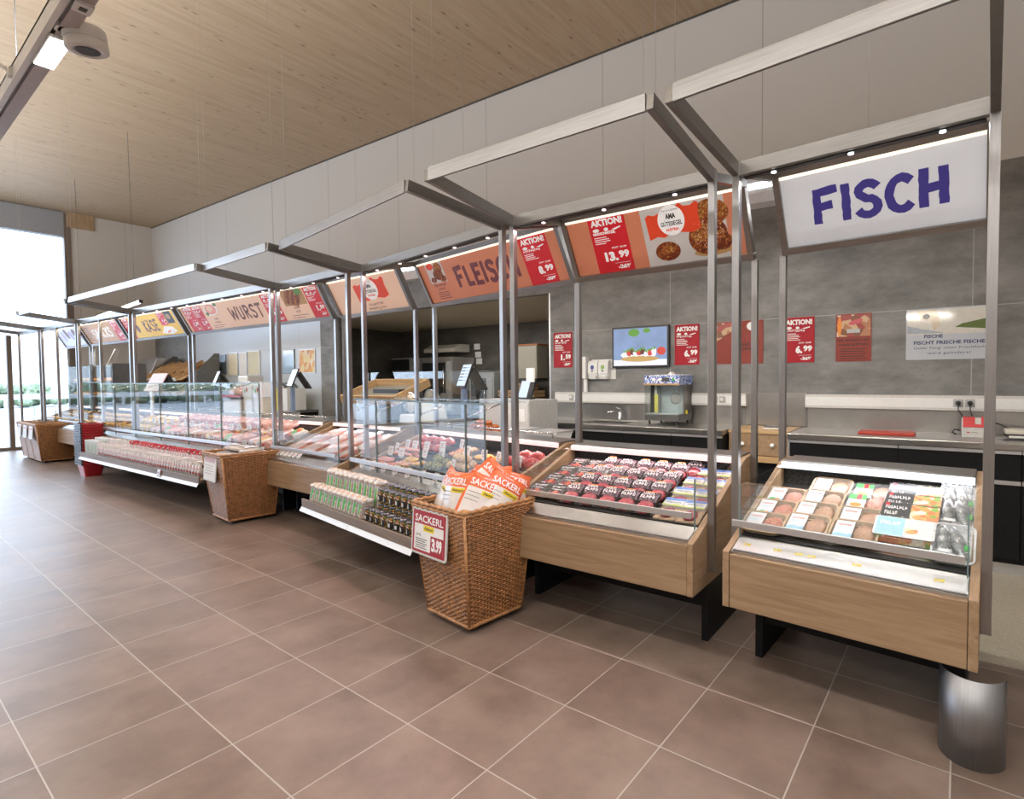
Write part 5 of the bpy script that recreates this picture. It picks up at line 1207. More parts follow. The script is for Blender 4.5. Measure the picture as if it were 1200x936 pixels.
# ------------------------------------------------------------------ staff side: back counters
WT = 1.06
def wthing(name, label, cat, s, off, z, group=None, rz=0.0): return thing(name, label, cat, WF.p(s, -off, z), WTH+rz, group)
def back_counter(x0, x1, label, seams, sink=None):
    t = wthing('back_counter', label, 'counter', 0, 0, 0, 'steel topped back counters')
    b = MB()
    if sink:
        a, c = sink
        b.box(x0, a, -.78, 0, WT-.05, WT); b.box(c, x1, -.78, 0, WT-.05, WT); b.box(a, c, -.78, -.55, WT-.05, WT); b.box(a, c, -.18, 0, WT-.05, WT)
    else: b.box(x0, x1, -.78, 0, WT-.05, WT)
    b.build('worktop', STEELW, t, .003)
    if sink:
        b = MB(); b.box(a, c, -.55, -.18, WT-.2, WT-.19); b.box(a, a+.008, -.55, -.18, WT-.2, WT-.002); b.box(c-.008, c, -.55, -.18, WT-.2, WT-.002); b.box(a, c, -.55, -.542, WT-.2, WT-.002); b.box(a, c, -.188, -.18, WT-.2, WT-.002); b.build('sink_bowl', STEELW, t)
    MB().box(x0+.02, x1-.01, -.73, -.02, .10, WT-.05).build('carcass', BLACK, t)
    MB().box(x0+.04, x1-.02, -.68, -.04, 0, .10).build('plinth', ALU, t)
    xs = [x0+.02] + list(seams) + [x1-.01]
    for p, q in zip(xs[:-1], xs[1:]):
        d = MB().box(p+.004, q-.004, -.75, -.73, WT-.29, WT-.085).build('drawer_front', BLACK, t); MB().box(p+.004, q-.004, -.765, -.73, WT-.083, WT-.056).build('handle_strip', ALU, d)
        d = MB().box(p+.004, q-.004, -.75, -.73, .14, WT-.33).build('door', BLACK, t); MB().box(p+.004, q-.004, -.765, -.73, WT-.327, WT-.295).build('handle_strip', ALU, d)
    MB().box(x0-.0, x0+.02, -.75, -.02, .10, WT-.05).build('end_panel', ALU, t)
    MB().box(x0+.05, x1-.03, -.02, -.002, WT, 1.27).build('splash_panel', STEELW, t)
back_counter(-4.86, -2.03, 'steel topped back counter with sink under the television', [-4.1, -3.2, -2.6], (-3.92, -3.30))
back_counter(-1.40, 3.9, 'steel topped back counter with black drawers under the fresh fish notice', [-.48, .36, 1.3, 2.2, 3.0])
def trunking(x0, x1, sockets, label):
    t = wthing('cable_trunking', label, 'cable trunking', 0, 0, 0)
    MB().box(x0, x1, -.062, -.001, 1.275, 1.415).build('channel', mat('trunking_white', (0.60, 0.58, 0.56), 0.4), t, .003)
    MB().box(x0+.002, x1-.002, -.066, -.06, 1.30, 1.39).build('cover_strip', WHITEP, t)
    for x in sockets:
        s_ = MB().box(x-.038, x+.038, -.071, -.065, 1.308, 1.384).build('socket', GREYP, t, .003)
        MB().lathe([(0, 0), (.024, 0), (.021, .012), (0, .012)], 14, M=Matrix.Translation((x, -.084, 1.346)) @ Matrix.Rotation(-PI/2, 4, 'X')).build('socket_well', WHITEP, s_)
trunking(-4.66, -2.0, [-4.38, -2.36, -2.27], 'white cable trunking behind the sink and the grill oven')
trunking(-1.37, 3.9, [-.03, .06], 'white cable trunking with two plugged sockets beside the fish notice')
for x, (dx, dz) in ((-.03, (.05, -.2)), (.06, (.02, -.12))):
    t = wthing('power_plug', f'black plug with cable in the {"left" if x < 0 else "right"} socket above the bag sealer', 'plug', x, .085, 1.346, 'black plugs')
    MB().lathe([(0, -.012), (.021, -.012), (.024, 0), (.018, .03), (.008, .045), (0, .045)], 14, M=Matrix.Rotation(PI/2, 4, 'X')).build('plug_body', BLACKP, t)
    b = MB(); b.tube([(0, -.03, -.01), (0, -.04, -.06), (dx*.5, -.05, -.10), (dx, -.06, dz), (dx, -.10, dz-.02)], .005, 6); b.build('cable', BLACKP, t)
# oak block between them
t = wthing('drawer_block', 'oak block with two knobbed drawers between the two steel counters', 'drawer unit', -1.72, 0, 0)
MB().box(-.30, .30, -.62, -.02, 1.03, 1.06).build('top', BAMBOO, t); MB().box(-.30, .30, -.60, -.02, .80, 1.03).build('body', OAK, t); MB().box(-.30, .30, -.62, -.02, .74, .80).build('shelf', BAMBOO, t); MB().box(-.29, .29, -.55, -.02, 0, .74).build('cupboard', BLACK, t)
for x in (-.15, .15):
    d = MB().box(x-.145, x+.145, -.612, -.60, .81, 1.02).build('drawer', OAKV, t, .002)
    MB().lathe([(0, 0), (.012, 0), (.012, .015), (.022, .022), (.022, .032), (0, .036)], 14, M=Matrix.Translation((x+.0, -.612, .92)) @ Matrix.Rotation(PI/2, 4, 'X')).build('knob', WHITEP, d)
t = wthing('splash_sheet', 'plain steel sheet on the wall above the oak drawer block', 'wall panel', -1.69, .003, 1.07); MB().box(-.32, .32, -.006, 0, 0, .36).build('sheet', STEELW, t)
t = wthing('bread_knife_pad', 'thin white and dark pad lying on the oak drawer block', 'pad', -1.62, .30, WT); MB().box(-.11, .11, -.08, .08, 0, .012).build('pad_base', WHITEP, t); MB().box(-.10, .10, -.07, .09, .012, .026).build('pad_top', DSTEEL, t)
# things on the right counter
t = wthing('cutting_board', 'red cutting board lying on the steel back counter', 'cutting board', -.59, .36, WT); MB().box(-.23, .23, -.14, .14, 0, .022).build('board', mat('red_cutting_board', (0.42, 0.035, 0.02), 0.5), t, .006)
t = wthing('bag_sealer', 'grey bag sealer with red lid on the back counter below the plugs', 'bag sealer', .105, .30, WT)
MB().prism([(-.06, 0), (.06, 0), (.06, .11), (.03, .17), (-.03, .17), (-.06, .075)], 'x', -.115, .115).build('housing', mat('light_grey_housing', (0.55, 0.54, 0.52), 0.4), t, .004)
b = MB(); b.prism([(-.064, .09), (-.036, .172), (.02, .178), (.02, .172), (-.03, .167), (-.058, .088)], 'x', -.108, -.022); b.prism([(-.064, .09), (-.036, .172), (.02, .178), (.02, .172), (-.03, .167), (-.058, .088)], 'x', .022, .108); b.prism([(-.064, .09), (-.056, .115), (-.05, .113), (-.058, .088)], 'x', -.022, .022); b.build('lid', mat('red_sealer_lid', (0.55, 0.012, 0.02), 0.4), t)
b = MB(); b.M = Matrix.Translation((0, -.0615, 0)) @ Matrix.Rotation(PI/2, 4, 'X'); b.rect(-.08, -.06, .038, .05, 0, 0); text(b, '~6', -.055, .038, .011, 1, 0, .055, .03); b.build('lettering', [RED, BLACKINK], t)
t = wthing('flat_scale', 'low beige device with white tray beside the bag sealer behind the right post', 'scale', .44, .32, WT)
MB().box(-.14, .16, -.10, .12, .02, .045).build('base', BLACKP, t); MB().box(-.15, .17, -.09, .12, .045, .085).build('housing', BEIGEP, t, .004); MB().box(-.13, .06, -.14, -.10, .02, .035).build('tray', WHITEP, t)
t = wthing('device_cable', 'black cable lying between the bag sealer and the beige device', 'cable', .25, .22, WT); b = MB(); b.tube([(-.05, .0, .10), (.0, .02, .12), (.06, .03, .09), (.10, .02, .07)], .006, 6); b.build('cord', BLACKP, t); b = MB(); b.tube([(-.30, .0, .01), (-.33, -.03, .03), (-.31, -.06, .06), (-.27, -.04, .05)], .006, 6); b.build('cord', BLACKP, t)
# sink tap
t = wthing('tap', 'chrome mixer tap standing at the sink', 'tap', -3.58, .14, WT)
b = MB(); b.lathe([(0, 0), (.026, 0), (.022, .02), (.022, .12), (0, .125)], 14); b.build('tap_body', CHROME, t)
b = MB(); b.tube([(0, 0, .09), (-.06, -.06, .12), (-.11, -.11, .115), (-.115, -.115, .09)], .011, 8); b.build('spout', CHROME, t); b = MB(); b.tube([(0, 0, .12), (.01, .0, .15), (-.04, -.02, .17)], .008, 6); b.build('lever', CHROME, t)
# grill oven
t = wthing('grill_oven', 'table top oven with glass box and blue patterned head on the sink counter', 'oven', -2.86, .25, WT)
BLUEP = speckle('blue_lace_print', [(0.05, 0.10, 0.42), (0.55, 0.62, 0.75), (0.10, 0.20, 0.55), (0.7, 0.72, 0.78), (0.05, 0.12, 0.40)], 70, 0.4)
b = MB(); b.box(-.215, .215, -.20, .20, .045, .12); b.build('base', DSTEEL, t, .004)
b = MB(); b.box(-.215, .215, .05, .20, .12, .46); b.box(.205, .215, -.05, .20, .12, .46); b.box(-.215, -.205, -.05, .05, .12, .46); b.build('housing', mat('oven_housing', (0.30, 0.28, 0.26), 0.35, 0.8), t)
b = MB(); b.box(-.213, .213, -.203, -.197, .12, .455); b.box(.205, .211, -.197, -.05, .12, .455); b.box(-.211, -.205, -.197, -.05, .12, .455); b.build('glass_box', GLASS, t)
b = MB(); b.box(-.20, .20, -.19, .045, .121, .126); b.box(-.20, .20, .03, .045, .126, .45); b.build('chamber_lining', mat('pale_blue_enamel', (0.55, 0.63, 0.66), 0.3), t)
b = MB(); b.lathe([(.06, -.006), (.07, 0), (.06, .006)], 20, M=Matrix.Translation((.08, .02, .30)) @ Matrix.Rotation(PI/2, 4, 'X')); b.lathe([(.0, -.006), (.03, 0), (.0, .006)], 20, M=Matrix.Translation((.08, .02, .30)) @ Matrix.Rotation(PI/2, 4, 'X')); b.build('fan_grille', GREYP, t)
MB().box(-.09, -.045, -.195, -.193, .14, .35).build('yellow_strip', mat('yellow_label', (0.62, 0.60, 0.15), 0.5), t)
MB().box(-.13, -.105, -.10, .03, .126, .45).build('lamp_tube', GREYP, t)
b = MB(); b.prism([(-.205, .46), (.20, .46), (.20, .57), (-.185, .57)], 'x', -.22, .22); b.build('control_head', BLUEP, t)
b = MB(); b.prism([(-.208, .455), (-.208, .475), (-.2, .475), (-.2, .455)], 'x', -.222, .222); b.build('head_trim', CRATEW, t)
b = MB(); b.M = Matrix.Translation((0, -.203, .52)) @ Matrix.Rotation(PI/2-.18, 4, 'X')
b.rect(.01, .10, -.022, .022, .004, 0); b.disc(-.19+.02, .03, .016, .014, .004, 10, 0); b.disc(-.02, 0, .02, .018, .004, 14, 1); b.disc(-.09, 0, .022, .02, .004, 14, 1); b.disc(.15, 0, .018, .016, .004, 14, 2); b.build('controls', [BLACKP, WHITEP, LGREEN], t)
for x in (-.17, .17):
    for y in (-.16, .16): MB().lathe([(0, 0), (.014, 0), (.014, .045), (0, .045)], 10, (x, y, 0)).build('foot', BLACKP, t)
MB().box(.216, .228, .0, .03, .12, .16).build('yellow_knob', YEL, t)
t = wthing('paper_sheet', 'white sheet of paper lying on the blue oven head', 'paper', -2.84, .20, WT+.571); MB().box(-.18, .20, -.10, .10, 0, .006).build('sheet', PAPER, t); MB().prism([(-.03, .006), (.03, .006), (.0, .04)], 'y', -.05, .05).build('folded_corner', PAPER, t)
# hygiene dispensers
def dispenser(s, label, dot):
    t = wthing('soap_dispenser', label, 'soap dispenser', s, .001, 1.60, 'wall dispensers')
    MB().prism([(0, .02), (-.05, .02), (-.085, .07), (-.075, .20), (-.05, .235), (0, .235)], 'x', -.075, .075).build('housing', WHITEP, t, .008)
    b = MB(); b.M = Matrix.Translation((0, -.083, .145)) @ Matrix.Rotation(PI/2-.08, 4, 'X'); b.disc(0, 0, .028, .03, .004, 16); b.build('round_badge', dot, t)
    MB().prism([(-.02, -.012), (-.085, -.008), (-.095, .03), (-.05, .045), (-.02, .04)], 'x', -.055, .055).build('push_lever', WHITEP, t, .005)
    b = MB(); b.M = Matrix.Translation((0, -.088, .095)) @ Matrix.Rotation(PI/2, 4, 'X'); b.poly([(-.02, .01), (.02, .01), (.008, -.008), (-.008, -.008)], .0, 0); b.build('dark_window', BLACKP, t)
dispenser(-4.03, 'white wall soap dispenser with a blue badge', mat('blue_badge', (0.03, 0.06, 0.30), 0.4)); dispenser(-3.87, 'white wall soap dispenser with a green badge', mat('green_badge', (0.25, 0.45, 0.10), 0.4))
t = wthing('dispenser_plate', 'white back plate behind the two soap dispensers', 'wall plate', -3.93, 0, 1.59); MB().box(-.16, .21, -.001, -.0002, 0, .26).build('plate', WHITEP, t)
t = wthing('towel_dispenser', 'narrow white paper towel holder left of the soap dispensers', 'towel holder', -4.17, .001, 1.42); MB().box(-.055, .045, -.10, 0, .18, .47).build('housing', WHITEP, t, .008); MB().box(-.02, .03, -.05, -.02, 0, .18).build('chute', WHITEP, t)
# television
t = wthing('television', 'black framed wall television showing a filled baguette', 'television', -3.345, .002, 1.735)
MB().box(-.40, .40, -.05, 0, 0, .515).build('bezel', BLACKP, t, .004)
tv = [emis('screen_blue', (0.26, 0.38, 0.66), 0.8, .7, 5.0), emis('screen_bread', (0.55, 0.36, 0.12), .7), emis('screen_red', (0.6, 0.06, 0.04), .7), emis('screen_green', (0.12, 0.32, 0.05), .7), emis('screen_white', (0.75, 0.78, 0.85), .8), emis('screen_dark', (0.15, 0.05, 0.03), .5)]
b = MB(); b.M = Matrix.Translation((0, -.051, .2575)) @ Matrix.Rotation(PI/2, 4, 'X'); b.rect(-.375, .375, -.235, .235, 0, 0); b.rect(-.375, .375, -.235, -.16, .0004, 4)
b.disc(.0, -.15, .27, .035, .001, 24, 1); b.disc(-.02, -.10, .25, .06, .0008, 24, 4)
for i in range(9): b.disc(-.2+.05*i, -.085+.012*(i % 3), .035, .045, .0014+.0002*i, 12, (4, 2, 5, 4, 2, 5, 4, 2, 4)[i], .4*i)
for i in range(12): b.disc(-.21+.038*i, -.055+.012*((i*5) % 4), .026, .012, .0035+.0001*i, 10, 3, .7*i)
b.disc(.30, -.06, .06, .05, .0012, 16, 2); b.disc(-.08, .18, .08, .05, .001, 14, 3); b.disc(.10, .20, .05, .03, .001, 14, 3)
b.build('screen', tv, t)
# posters
PCARD = mat('red_poster_card', (0.36, 0.008, 0.02), 0.5, 0, 0.04, 8, spec=0.3); PBROWN = mat('brown_red_poster', (0.25, 0.045, 0.033), 0.45, 0, 0.06, 8, spec=0.3)
def poster(s, w, label, price, pct, head):
    t = wthing('price_poster', label, 'poster', s, .004, 1.755, 'price posters on the wall'); h = .485
    MB().box(-w/2, w/2, -.004, 0, 0, h).build('card', PCARD, t)
    b = MB(); b.M = Matrix.Translation((0, -.0045, 0)) @ Matrix.Rotation(PI/2, 4, 'X'); aktion(b, -w/2, h, w, h, price, pct, head, 0, 5); b.build('lettering', WHITEINK, t)
poster(-4.56, .315, 'red price poster 1.59 left of the soap dispensers', '1.59', '-33%', '~8'); poster(-2.73, .315, 'red price poster 6.99 right next to the television', '6.99', '-36%', '~9'); poster(-1.45, .315, 'red price poster 6.99 -36% between two steel posts', '6.99', '-36%', '~10')
FOODP = speckle('poster_food_photo', [(0.40, 0.16, 0.07), (0.55, 0.35, 0.20), (0.20, 0.07, 0.03), (0.62, 0.50, 0.40), (0.32, 0.05, 0.04)], 14, 0.35)
t = wthing('wide_poster', 'wide brown red poster with a food photo and white emblem behind the posts', 'poster', -2.15, .004, 1.755)
MB().box(-.325, .325, -.004, 0, 0, .485).build('card', PBROWN, t)
b = MB(); b.M = Matrix.Translation((0, -.0045, 0)) @ Matrix.Rotation(PI/2, 4, 'X'); b.poly([(-.32, .22), (-.32, .47), (.10, .47), (-.05, .36), (-.18, .28)], .0005); b.build('food_photo', FOODP, t)
b = MB(); b.M = Matrix.Translation((0, -.0045, 0)) @ Matrix.Rotation(PI/2, 4, 'X'); b.disc(.20, .42, .06, .05, .001, 20); b.build('round_emblem', WHITEINK, t)
b = MB(); b.M = Matrix.Translation((0, -.0045, 0)) @ Matrix.Rotation(PI/2, 4, 'X'); text(b, '~4', .12, .20, .035, 0, .001, .12, .02, 'c'); text(b, '~8', .12, .15, .035, 0, .001, .22, .02, 'c'); b.build('lettering', BLACKINK, t)
t = wthing('recipe_poster', 'brown red poster with knife and raw meat photo left of the fish notice', 'poster', -.92, .004, 1.755)
MB().box(-.165, .165, -.004, 0, 0, .485).build('card', PBROWN, t)
b = MB(); b.M = Matrix.Translation((0, -.0045, 0)) @ Matrix.Rotation(PI/2, 4, 'X'); b.rect(-.155, .155, .255, .475, .0005, 0); b.disc(-.13, .36, .02, .10, .001, 12, 1); b.disc(.02, .40, .07, .025, .001, 12, 2, .3); b.rect(-.06, .06, .29, .33, .001, 3); b.build('food_photo', [FOODP, LORANGE, CARDRED, GREYP], t)
b = MB(); b.M = Matrix.Translation((0, -.0045, 0)) @ Matrix.Rotation(PI/2, 4, 'X'); text(b, 'IHR WUNSCH IST', 0, .205, .022, 0, .001, .29, .02, 'c'); text(b, 'UNSER AUFTRAG', 0, .16, .022, 0, .001, .28, .02, 'c')
for i in range(5): b.rect(-.12, .12-.02*(i % 2), .125-.025*i, .131-.025*i, .001)
b.build('lettering', BLACKINK, t)
t = wthing('fish_notice', 'pale glossy notice reading FISCHE FRISCHE FISCHE on the wall', 'notice', -.11, .004, 1.755)
MB().box(-.345, .345, -.004, 0, 0, .485).build('plate', mat('glossy_pale_plate', (0.50, 0.53, 0.58), 0.06, 0, 0.04, 5, coat=0.6), t)
b = MB(); b.M = Matrix.Translation((0, -.0045, 0)) @ Matrix.Rotation(PI/2, 4, 'X'); b.rect(-.335, .335, .24, .475, .0005, 0); b.poly([(.05, .30), (.335, .27), (.335, .38), (.10, .33)], .001, 1); b.poly([(-.26, .47), (-.10, .475), (-.06, .33), (-.12, .27), (-.14, .36), (-.22, .38)], .0012, 2); b.poly([(-.335, .33), (-.20, .29), (-.02, .25), (-.335, .25)], .0014, 3); b.disc(-.18, .41, .03, .025, .0016, 12, 4)
b.build('angler_photo', [mat('photo_pale_sky', (0.62, 0.60, 0.55), 0.1), mat('photo_reeds', (0.12, 0.17, 0.05), 0.15), mat('photo_jacket', (0.55, 0.46, 0.34), 0.15), mat('photo_water', (0.38, 0.42, 0.48), 0.1), mat('photo_hair', (0.04, 0.03, 0.03), 0.2)], t)
b = MB(); b.M = Matrix.Translation((0, -.0045, 0)) @ Matrix.Rotation(PI/2, 4, 'X'); text(b, 'FISCHE', -.12, .205, .034, 0, .001, .15, .03, 'c'); text(b, 'FISCHT FRISCHE FISCHE', 0, .145, .034, 0, .001, .56, .03, 'c'); text(b, 'Guter Fang: unser Frischfisch', 0, .095, .028, 0, .001, .56, .0, 'c'); text(b, 'wird geliefert!', 0, .045, .028, 0, .001, .34, .0, 'c'); b.build('lettering', mat('navy_ink', (0.02, 0.03, 0.12), 0.4), t)

# ------------------------------------------------------------------ staff side of the meat counter
def scale_till(F, x, y, z, label, lit_col, h=.30):
    t = thing('till_scale', label, 'scale', F.p(x, y, z), F.th-.25, 'two sided till scales')
    MB().box(-.17, .17, -.16, .18, .02, .11).build('scale_base', GREYP, t, .006); MB().box(-.19, .19, -.14, .16, .11, .125).build('weighing_plate', STEEL, t, .003)
    MB().box(-.05, .03, .10, .15, .11, .52).build('pole', mat('blue_grey_pole', (0.16, 0.22, 0.34), 0.4), t)
    M = Matrix.Translation((0, .09, .50)) @ Matrix.Rotation(-.35, 4, 'X')
    MB().box(-.15, .15, -.02, .0, .0, h, 0, M).build('customer_screen', BLACKP, t)
    b = MB(); b.M = M @ Matrix.Translation((0, -.0205, 0)) @ Matrix.Rotation(PI/2, 4, 'X'); b.rect(-.135, .135, .02, h-.015, .001, 0)
    for i in range(5): b.rect(-.12, .0, h-.06-.04*i, h-.045-.04*i, .0015, 1); b.rect(.02, .11, h-.06-.04*i, h-.045-.04*i, .0015, 2)
    b.build('display', lit_col, t)
    MB().box(-.15, .15, -.02, .005, .0, h, 0, Matrix.Translation((0, .36, .48)) @ Matrix.Rotation(.55, 4, 'X')).build('staff_screen', BLACKP, t)
    return t
DSP = [emis('display_light', (0.50, 0.62, 0.78), .8), emis('display_text', (0.10, 0.16, 0.30), .4), emis('display_tile', (0.34, 0.44, 0.62), .7)]
DSPW = [emis('display_white', (0.80, 0.88, 1.0), 1.2), emis('display_pale', (0.6, 0.7, 0.85), 1.0), emis('display_pale_tile', (0.7, 0.8, 0.95), 1.1)]
scale_till(F_FL, -2.28, 1.10, .995, 'two sided till scale with lit screen on the meat counter', DSP)
scale_till(F_WU, -4.42, 1.10, .995, 'two sided till scale at the left end of the sausage counter', DSPW)
scale_till(F_WU, -1.88, 1.10, .995, 'two sided till scale behind the paired posts of the sausage counter', DSPW)
def slicer(F, x, y, z, label, rz=0.0, disc=DSTEEL):
    t = thing('meat_slicer', label, 'slicer', F.p(x, y, z), F.th+rz, 'meat slicers')
    MB().prism([(-.20, 0), (.20, 0), (.18, .12), (-.18, .12)], 'y', -.20, .22).build('base', WHITEP, t, .01)
    MB().lathe([(0, -.012), (.13, -.012), (.135, 0), (.13, .012), (.03, .03), (0, .03)], 28, M=Matrix.Translation((-.02, -.12, .27)) @ Matrix.Rotation(PI/2, 4, 'X')).build('blade', BEIGEP, t)
    b = MB(); b.tube([(-.02+.15*math.cos(a), -.13, .27+.15*math.sin(a)) for a in [i*PI/8 for i in range(-2, 11)]], .014, 8); b.build('blade_guard', CHROME, t)
    MB().box(.02, .26, -.10, .10, .18, .30, 0, Matrix.Rotation(-.2, 4, 'Y')).build('carriage', ALU, t, .01); b = MB(); b.tube([(.20, -.08, .30), (.24, -.12, .42)], .016, 8); b.build('handle', BLACKP, t)
    return t
slicer(F_FL, -4.2+.55, 1.45, 1.0, 'round bladed slicer behind the left posts of the meat counter')
SLT = wthing('slicer_table', 'steel table under the slicer and the white box in front of the dark room', 'table', -7.2, 1.05, 0)
MB().box(-1.5, 1.6, -.30, .32, .95, 1.0).build('table_top', STEEL, SLT, .003)
for x in (-1.4, 1.5):
    for y in (-.22, .24): MB().box(x-.02, x+.02, y-.02, y+.02, 0, .95).build('leg', STEELV, SLT)
SL2 = slicer(WF, -8.35, 1.05, 1.0, 'round bladed slicer at the left end of the steel table')
t = wthing('white_machine', 'low white machine in the middle of the steel table', 'machine', -7.35, 1.05, 1.0); MB().box(-.45, .45, -.18, .2, .0, .30).build('housing', mat('pale_blue_housing', (0.52, 0.56, 0.62), 0.35), t, .015); MB().box(-.43, .43, -.19, -.18, .05, .26).build('front_plate', ALU, t)
t = wthing('wooden_tray', 'tilted wooden display tray above the white machine', 'tray', -7.05, 1.02, 1.30, rz=0); M = Matrix.Translation((0, 0, .10)) @ Matrix.Rotation(.38, 4, 'X')
b = MB()
for q in ((-.62, .62, -.33, -.30), (-.62, .62, .30, .33), (-.62, -.59, -.30, .30), (.59, .62, -.30, .30)): b.box(*q, -.02, .10, 0, M)
b.build('tray_sides', CRATEW, t); MB().box(-.59, .59, -.30, .30, -.02, .0, 0, M).build('tray_bottom', mat('grey_mat', (0.18, 0.17, 0.14), 0.7), t); MB().box(-.3, .3, .0, .2, 0, .16).build('tray_stand', BLACKP, t)
t = wthing('second_slicer_hood', 'half round beige slicer hood at the right end of the steel table', 'slicer', -6.05, 1.05, 1.0); MB().prism([(.22*math.cos(PI*i/14), .30*math.sin(PI*i/14)) for i in range(15)], 'y', -.10, .10).build('hood', BEIGEP, t); MB().box(-.26, .26, -.14, .2, -.0, .02).build('base', DSTEEL, t)
# roasted wings on a tray at the counter
t = thing('serving_tray', 'steel tray of roasted wings on the staff worktop of the meat counter', 'tray', F_FL.p(-1.72, 1.10, .997), F_FL.th); b = MB(); tray_mesh(b, .44, .30, .02, .02, .006); b.build('shell', STEELW, t)
WING = mat('roasted_wing', (0.40, 0.11, 0.02), 0.35, 0, 0.35, 40, coat=0.4); R_WG = chunk('roasted_wing', 'chicken wing', WING, .055, .032, .028)
k = 0
for lay_ in range(3):
    for i in range(5-lay_):
        for j in range(3-lay_):
            k += 1; R_WG.put(F_FL.p(-1.88+.085*i+.04*lay_, 1.02+.08*j+.04*lay_, 1.005+.045*lay_), F_FL.th+random.uniform(-.8, .8), f'roasted chicken wing, number {k} of the pile counted from its lower left', 'roasted wings on the tray')
def cover(F, x, y, z, label):
    t = thing('white_lidded_tub', label, 'tub', F.p(x, y, z), F.th, 'white tubs behind the counters'); b = MB(); tray_mesh(b, .34, .24, .08, .03, .008); b.build('tub', WHITEP, t); b = MB(); b.prism(rrect(.35, .25, .03), 'z', .08, .095); b.build('lid', ALU, t); return t
cover(F_FL, -1.05, 1.1, .997, 'white lidded tub right of the roasted wings'); cover(F_FL, -.62, 1.1, .997, 'white lidded tub at the right end of the meat counter worktop'); cover(F_FL, -2.75+.95, 1.1, 1.3, 'x') if False else None
cab = thing('till_cabinet', 'pale steel cabinet behind the meat counter carrying the second screen', 'cabinet', F_FL.p(-1.75, 1.62, 0), F_FL.th); MB().box(-.45, .45, -.22, .22, 0, 1.36).build('carcass', mat('pale_grey_steel', (0.50, 0.50, 0.49), 0.4, 0.3), cab, .004); MB().box(-.44, .44, -.232, -.22, .75, 1.33).build('door', mat('pale_grey_door', (0.56, 0.56, 0.55), 0.4), cab); MB().box(.30, .40, -.24, -.232, 1.12, 1.26).build('handle_plate', WHITEP, cab)
t = thing('small_screen', 'small lit screen with white paper clipped on top on the pale cabinet', 'screen', F_FL.p(-1.60, 1.58, 1.36), F_FL.th-.2); M = Matrix.Rotation(-.3, 4, 'X'); MB().box(-.16, .16, 0, .02, 0, .24, 0, M).build('screen_body', BLACKP, t); b = MB(); b.M = M @ Matrix.Translation((0, -.001, 0)) @ Matrix.Rotation(PI/2, 4, 'X'); b.rect(-.14, .06, .02, .22, 0, 0); b.build('display', DSP, t); MB().box(.02, .18, .03, .05, .20, .36).build('clipped_paper', PAPER, t); MB().box(-.06, .06, .02, .12, 0, .02).build('foot', BLACKP, t)
# room behind the opening
t = wthing('range_hood', 'pale extractor hood on the rear wall of the dark room', 'hood', -9.6, -2.70, 2.22); MB().prism([(0, 0), (-.45, 0), (-.45, .08), (-.25, .18), (0, .18)], 'x', -.5, .5).build('canopy', mat('pale_hood', (0.50, 0.47, 0.40), 0.4), t)
def oven_stack(s, w, h, label):
    t = wthing('combi_oven', label, 'oven', s, -2.38, 0); MB().box(-w/2, w/2, -.34, .32, .85, h).build('housing', mat('oven_steel', (0.42, 0.40, 0.37), 0.35, 0.6), t, .005); MB().box(-w/2+.06, w/2-.22, -.355, -.34, .98, h-.12).build('door', BLACKP, t); MB().box(w/2-.18, w/2-.04, -.352, -.34, 1.0, h-.1).build('control_strip', GREYP, t); b = MB(); b.tube([(w/2-.24, -.38, 1.05), (w/2-.24, -.38, h-.2)], .012, 6); b.build('handle', CHROME, t); MB().box(-w/2+.03, w/2-.03, -.3, .3, 0, .85).build('stand', DSTEEL, t)
oven_stack(-9.45, 1.0, 2.10, 'steel combi oven under the extractor hood in the dark room'); oven_stack(-8.1, .7, 1.75, 'narrow dark oven left of the wooden crates in the dark room')
t = wthing('wall_cupboard', 'tall beige cupboard on the rear wall above the wooden crates', 'cupboard', -7.2, -2.68, 1.62); MB().box(-.34, .34, -.35, 0, 0, .66).build('body', mat('cupboard_beige', (0.36, 0.33, 0.26), 0.5), t, .004); MB().box(-.33, .33, -.365, -.35, .01, .65).build('door', mat('cupboard_door', (0.40, 0.37, 0.30), 0.4), t); MB().box(-.36, .36, -.37, 0, .66, .69).build('top_edge', mat('orange_edge', (0.40, 0.13, 0.04), 0.5), t)
t = wthing('rear_worktop', 'plain worktop in the dark room carrying the wooden crates', 'counter', -7.1, -2.35, 0); MB().box(-.65, .8, -.35, .33, 1.06, 1.11).build('top', BEIGEP, t); MB().box(-.62, -.1, -.3, .3, 0, 1.06).build('cupboard', BEIGEP, t); MB().box(.70, .78, -.3, .3, 0, 1.06).build('end_panel', BLACK, t)
t = wthing('small_fridge', 'small pale fridge under the worktop in the dark room', 'fridge', -6.72, -2.33, 0); MB().box(-.28, .34, -.28, .28, 0, 1.0).build('housing', WHITEP, t, .01); MB().box(-.26, .32, -.295, -.28, .05, .95).build('door', mat('fridge_door', (0.55, 0.54, 0.50), 0.4), t, .005)
def crate(s, off, z, rz, label, m):
    t = wthing('wooden_crate', label, 'crate', s, off, z, 'crates in the dark room', rz); b = MB()
    for zz in (0, .07): b.box(-.22, .22, -.16, -.145, zz+.01, zz+.06); b.box(-.22, .22, .145, .16, zz+.01, zz+.06); b.box(-.22, -.205, -.15, .15, zz+.01, zz+.06); b.box(.205, .22, -.15, .15, zz+.01, zz+.06)
    b.box(-.21, .21, -.15, .15, 0, .012); b.build('slats', m, t); MB().box(-.2, .2, -.14, .14, .02, .10).build('filling', mat('brown_paper', (0.30, 0.19, 0.09), 0.8, 0, .3, 20), t)
DCR = mat('dark_crate', (0.07, 0.045, 0.03), 0.6)
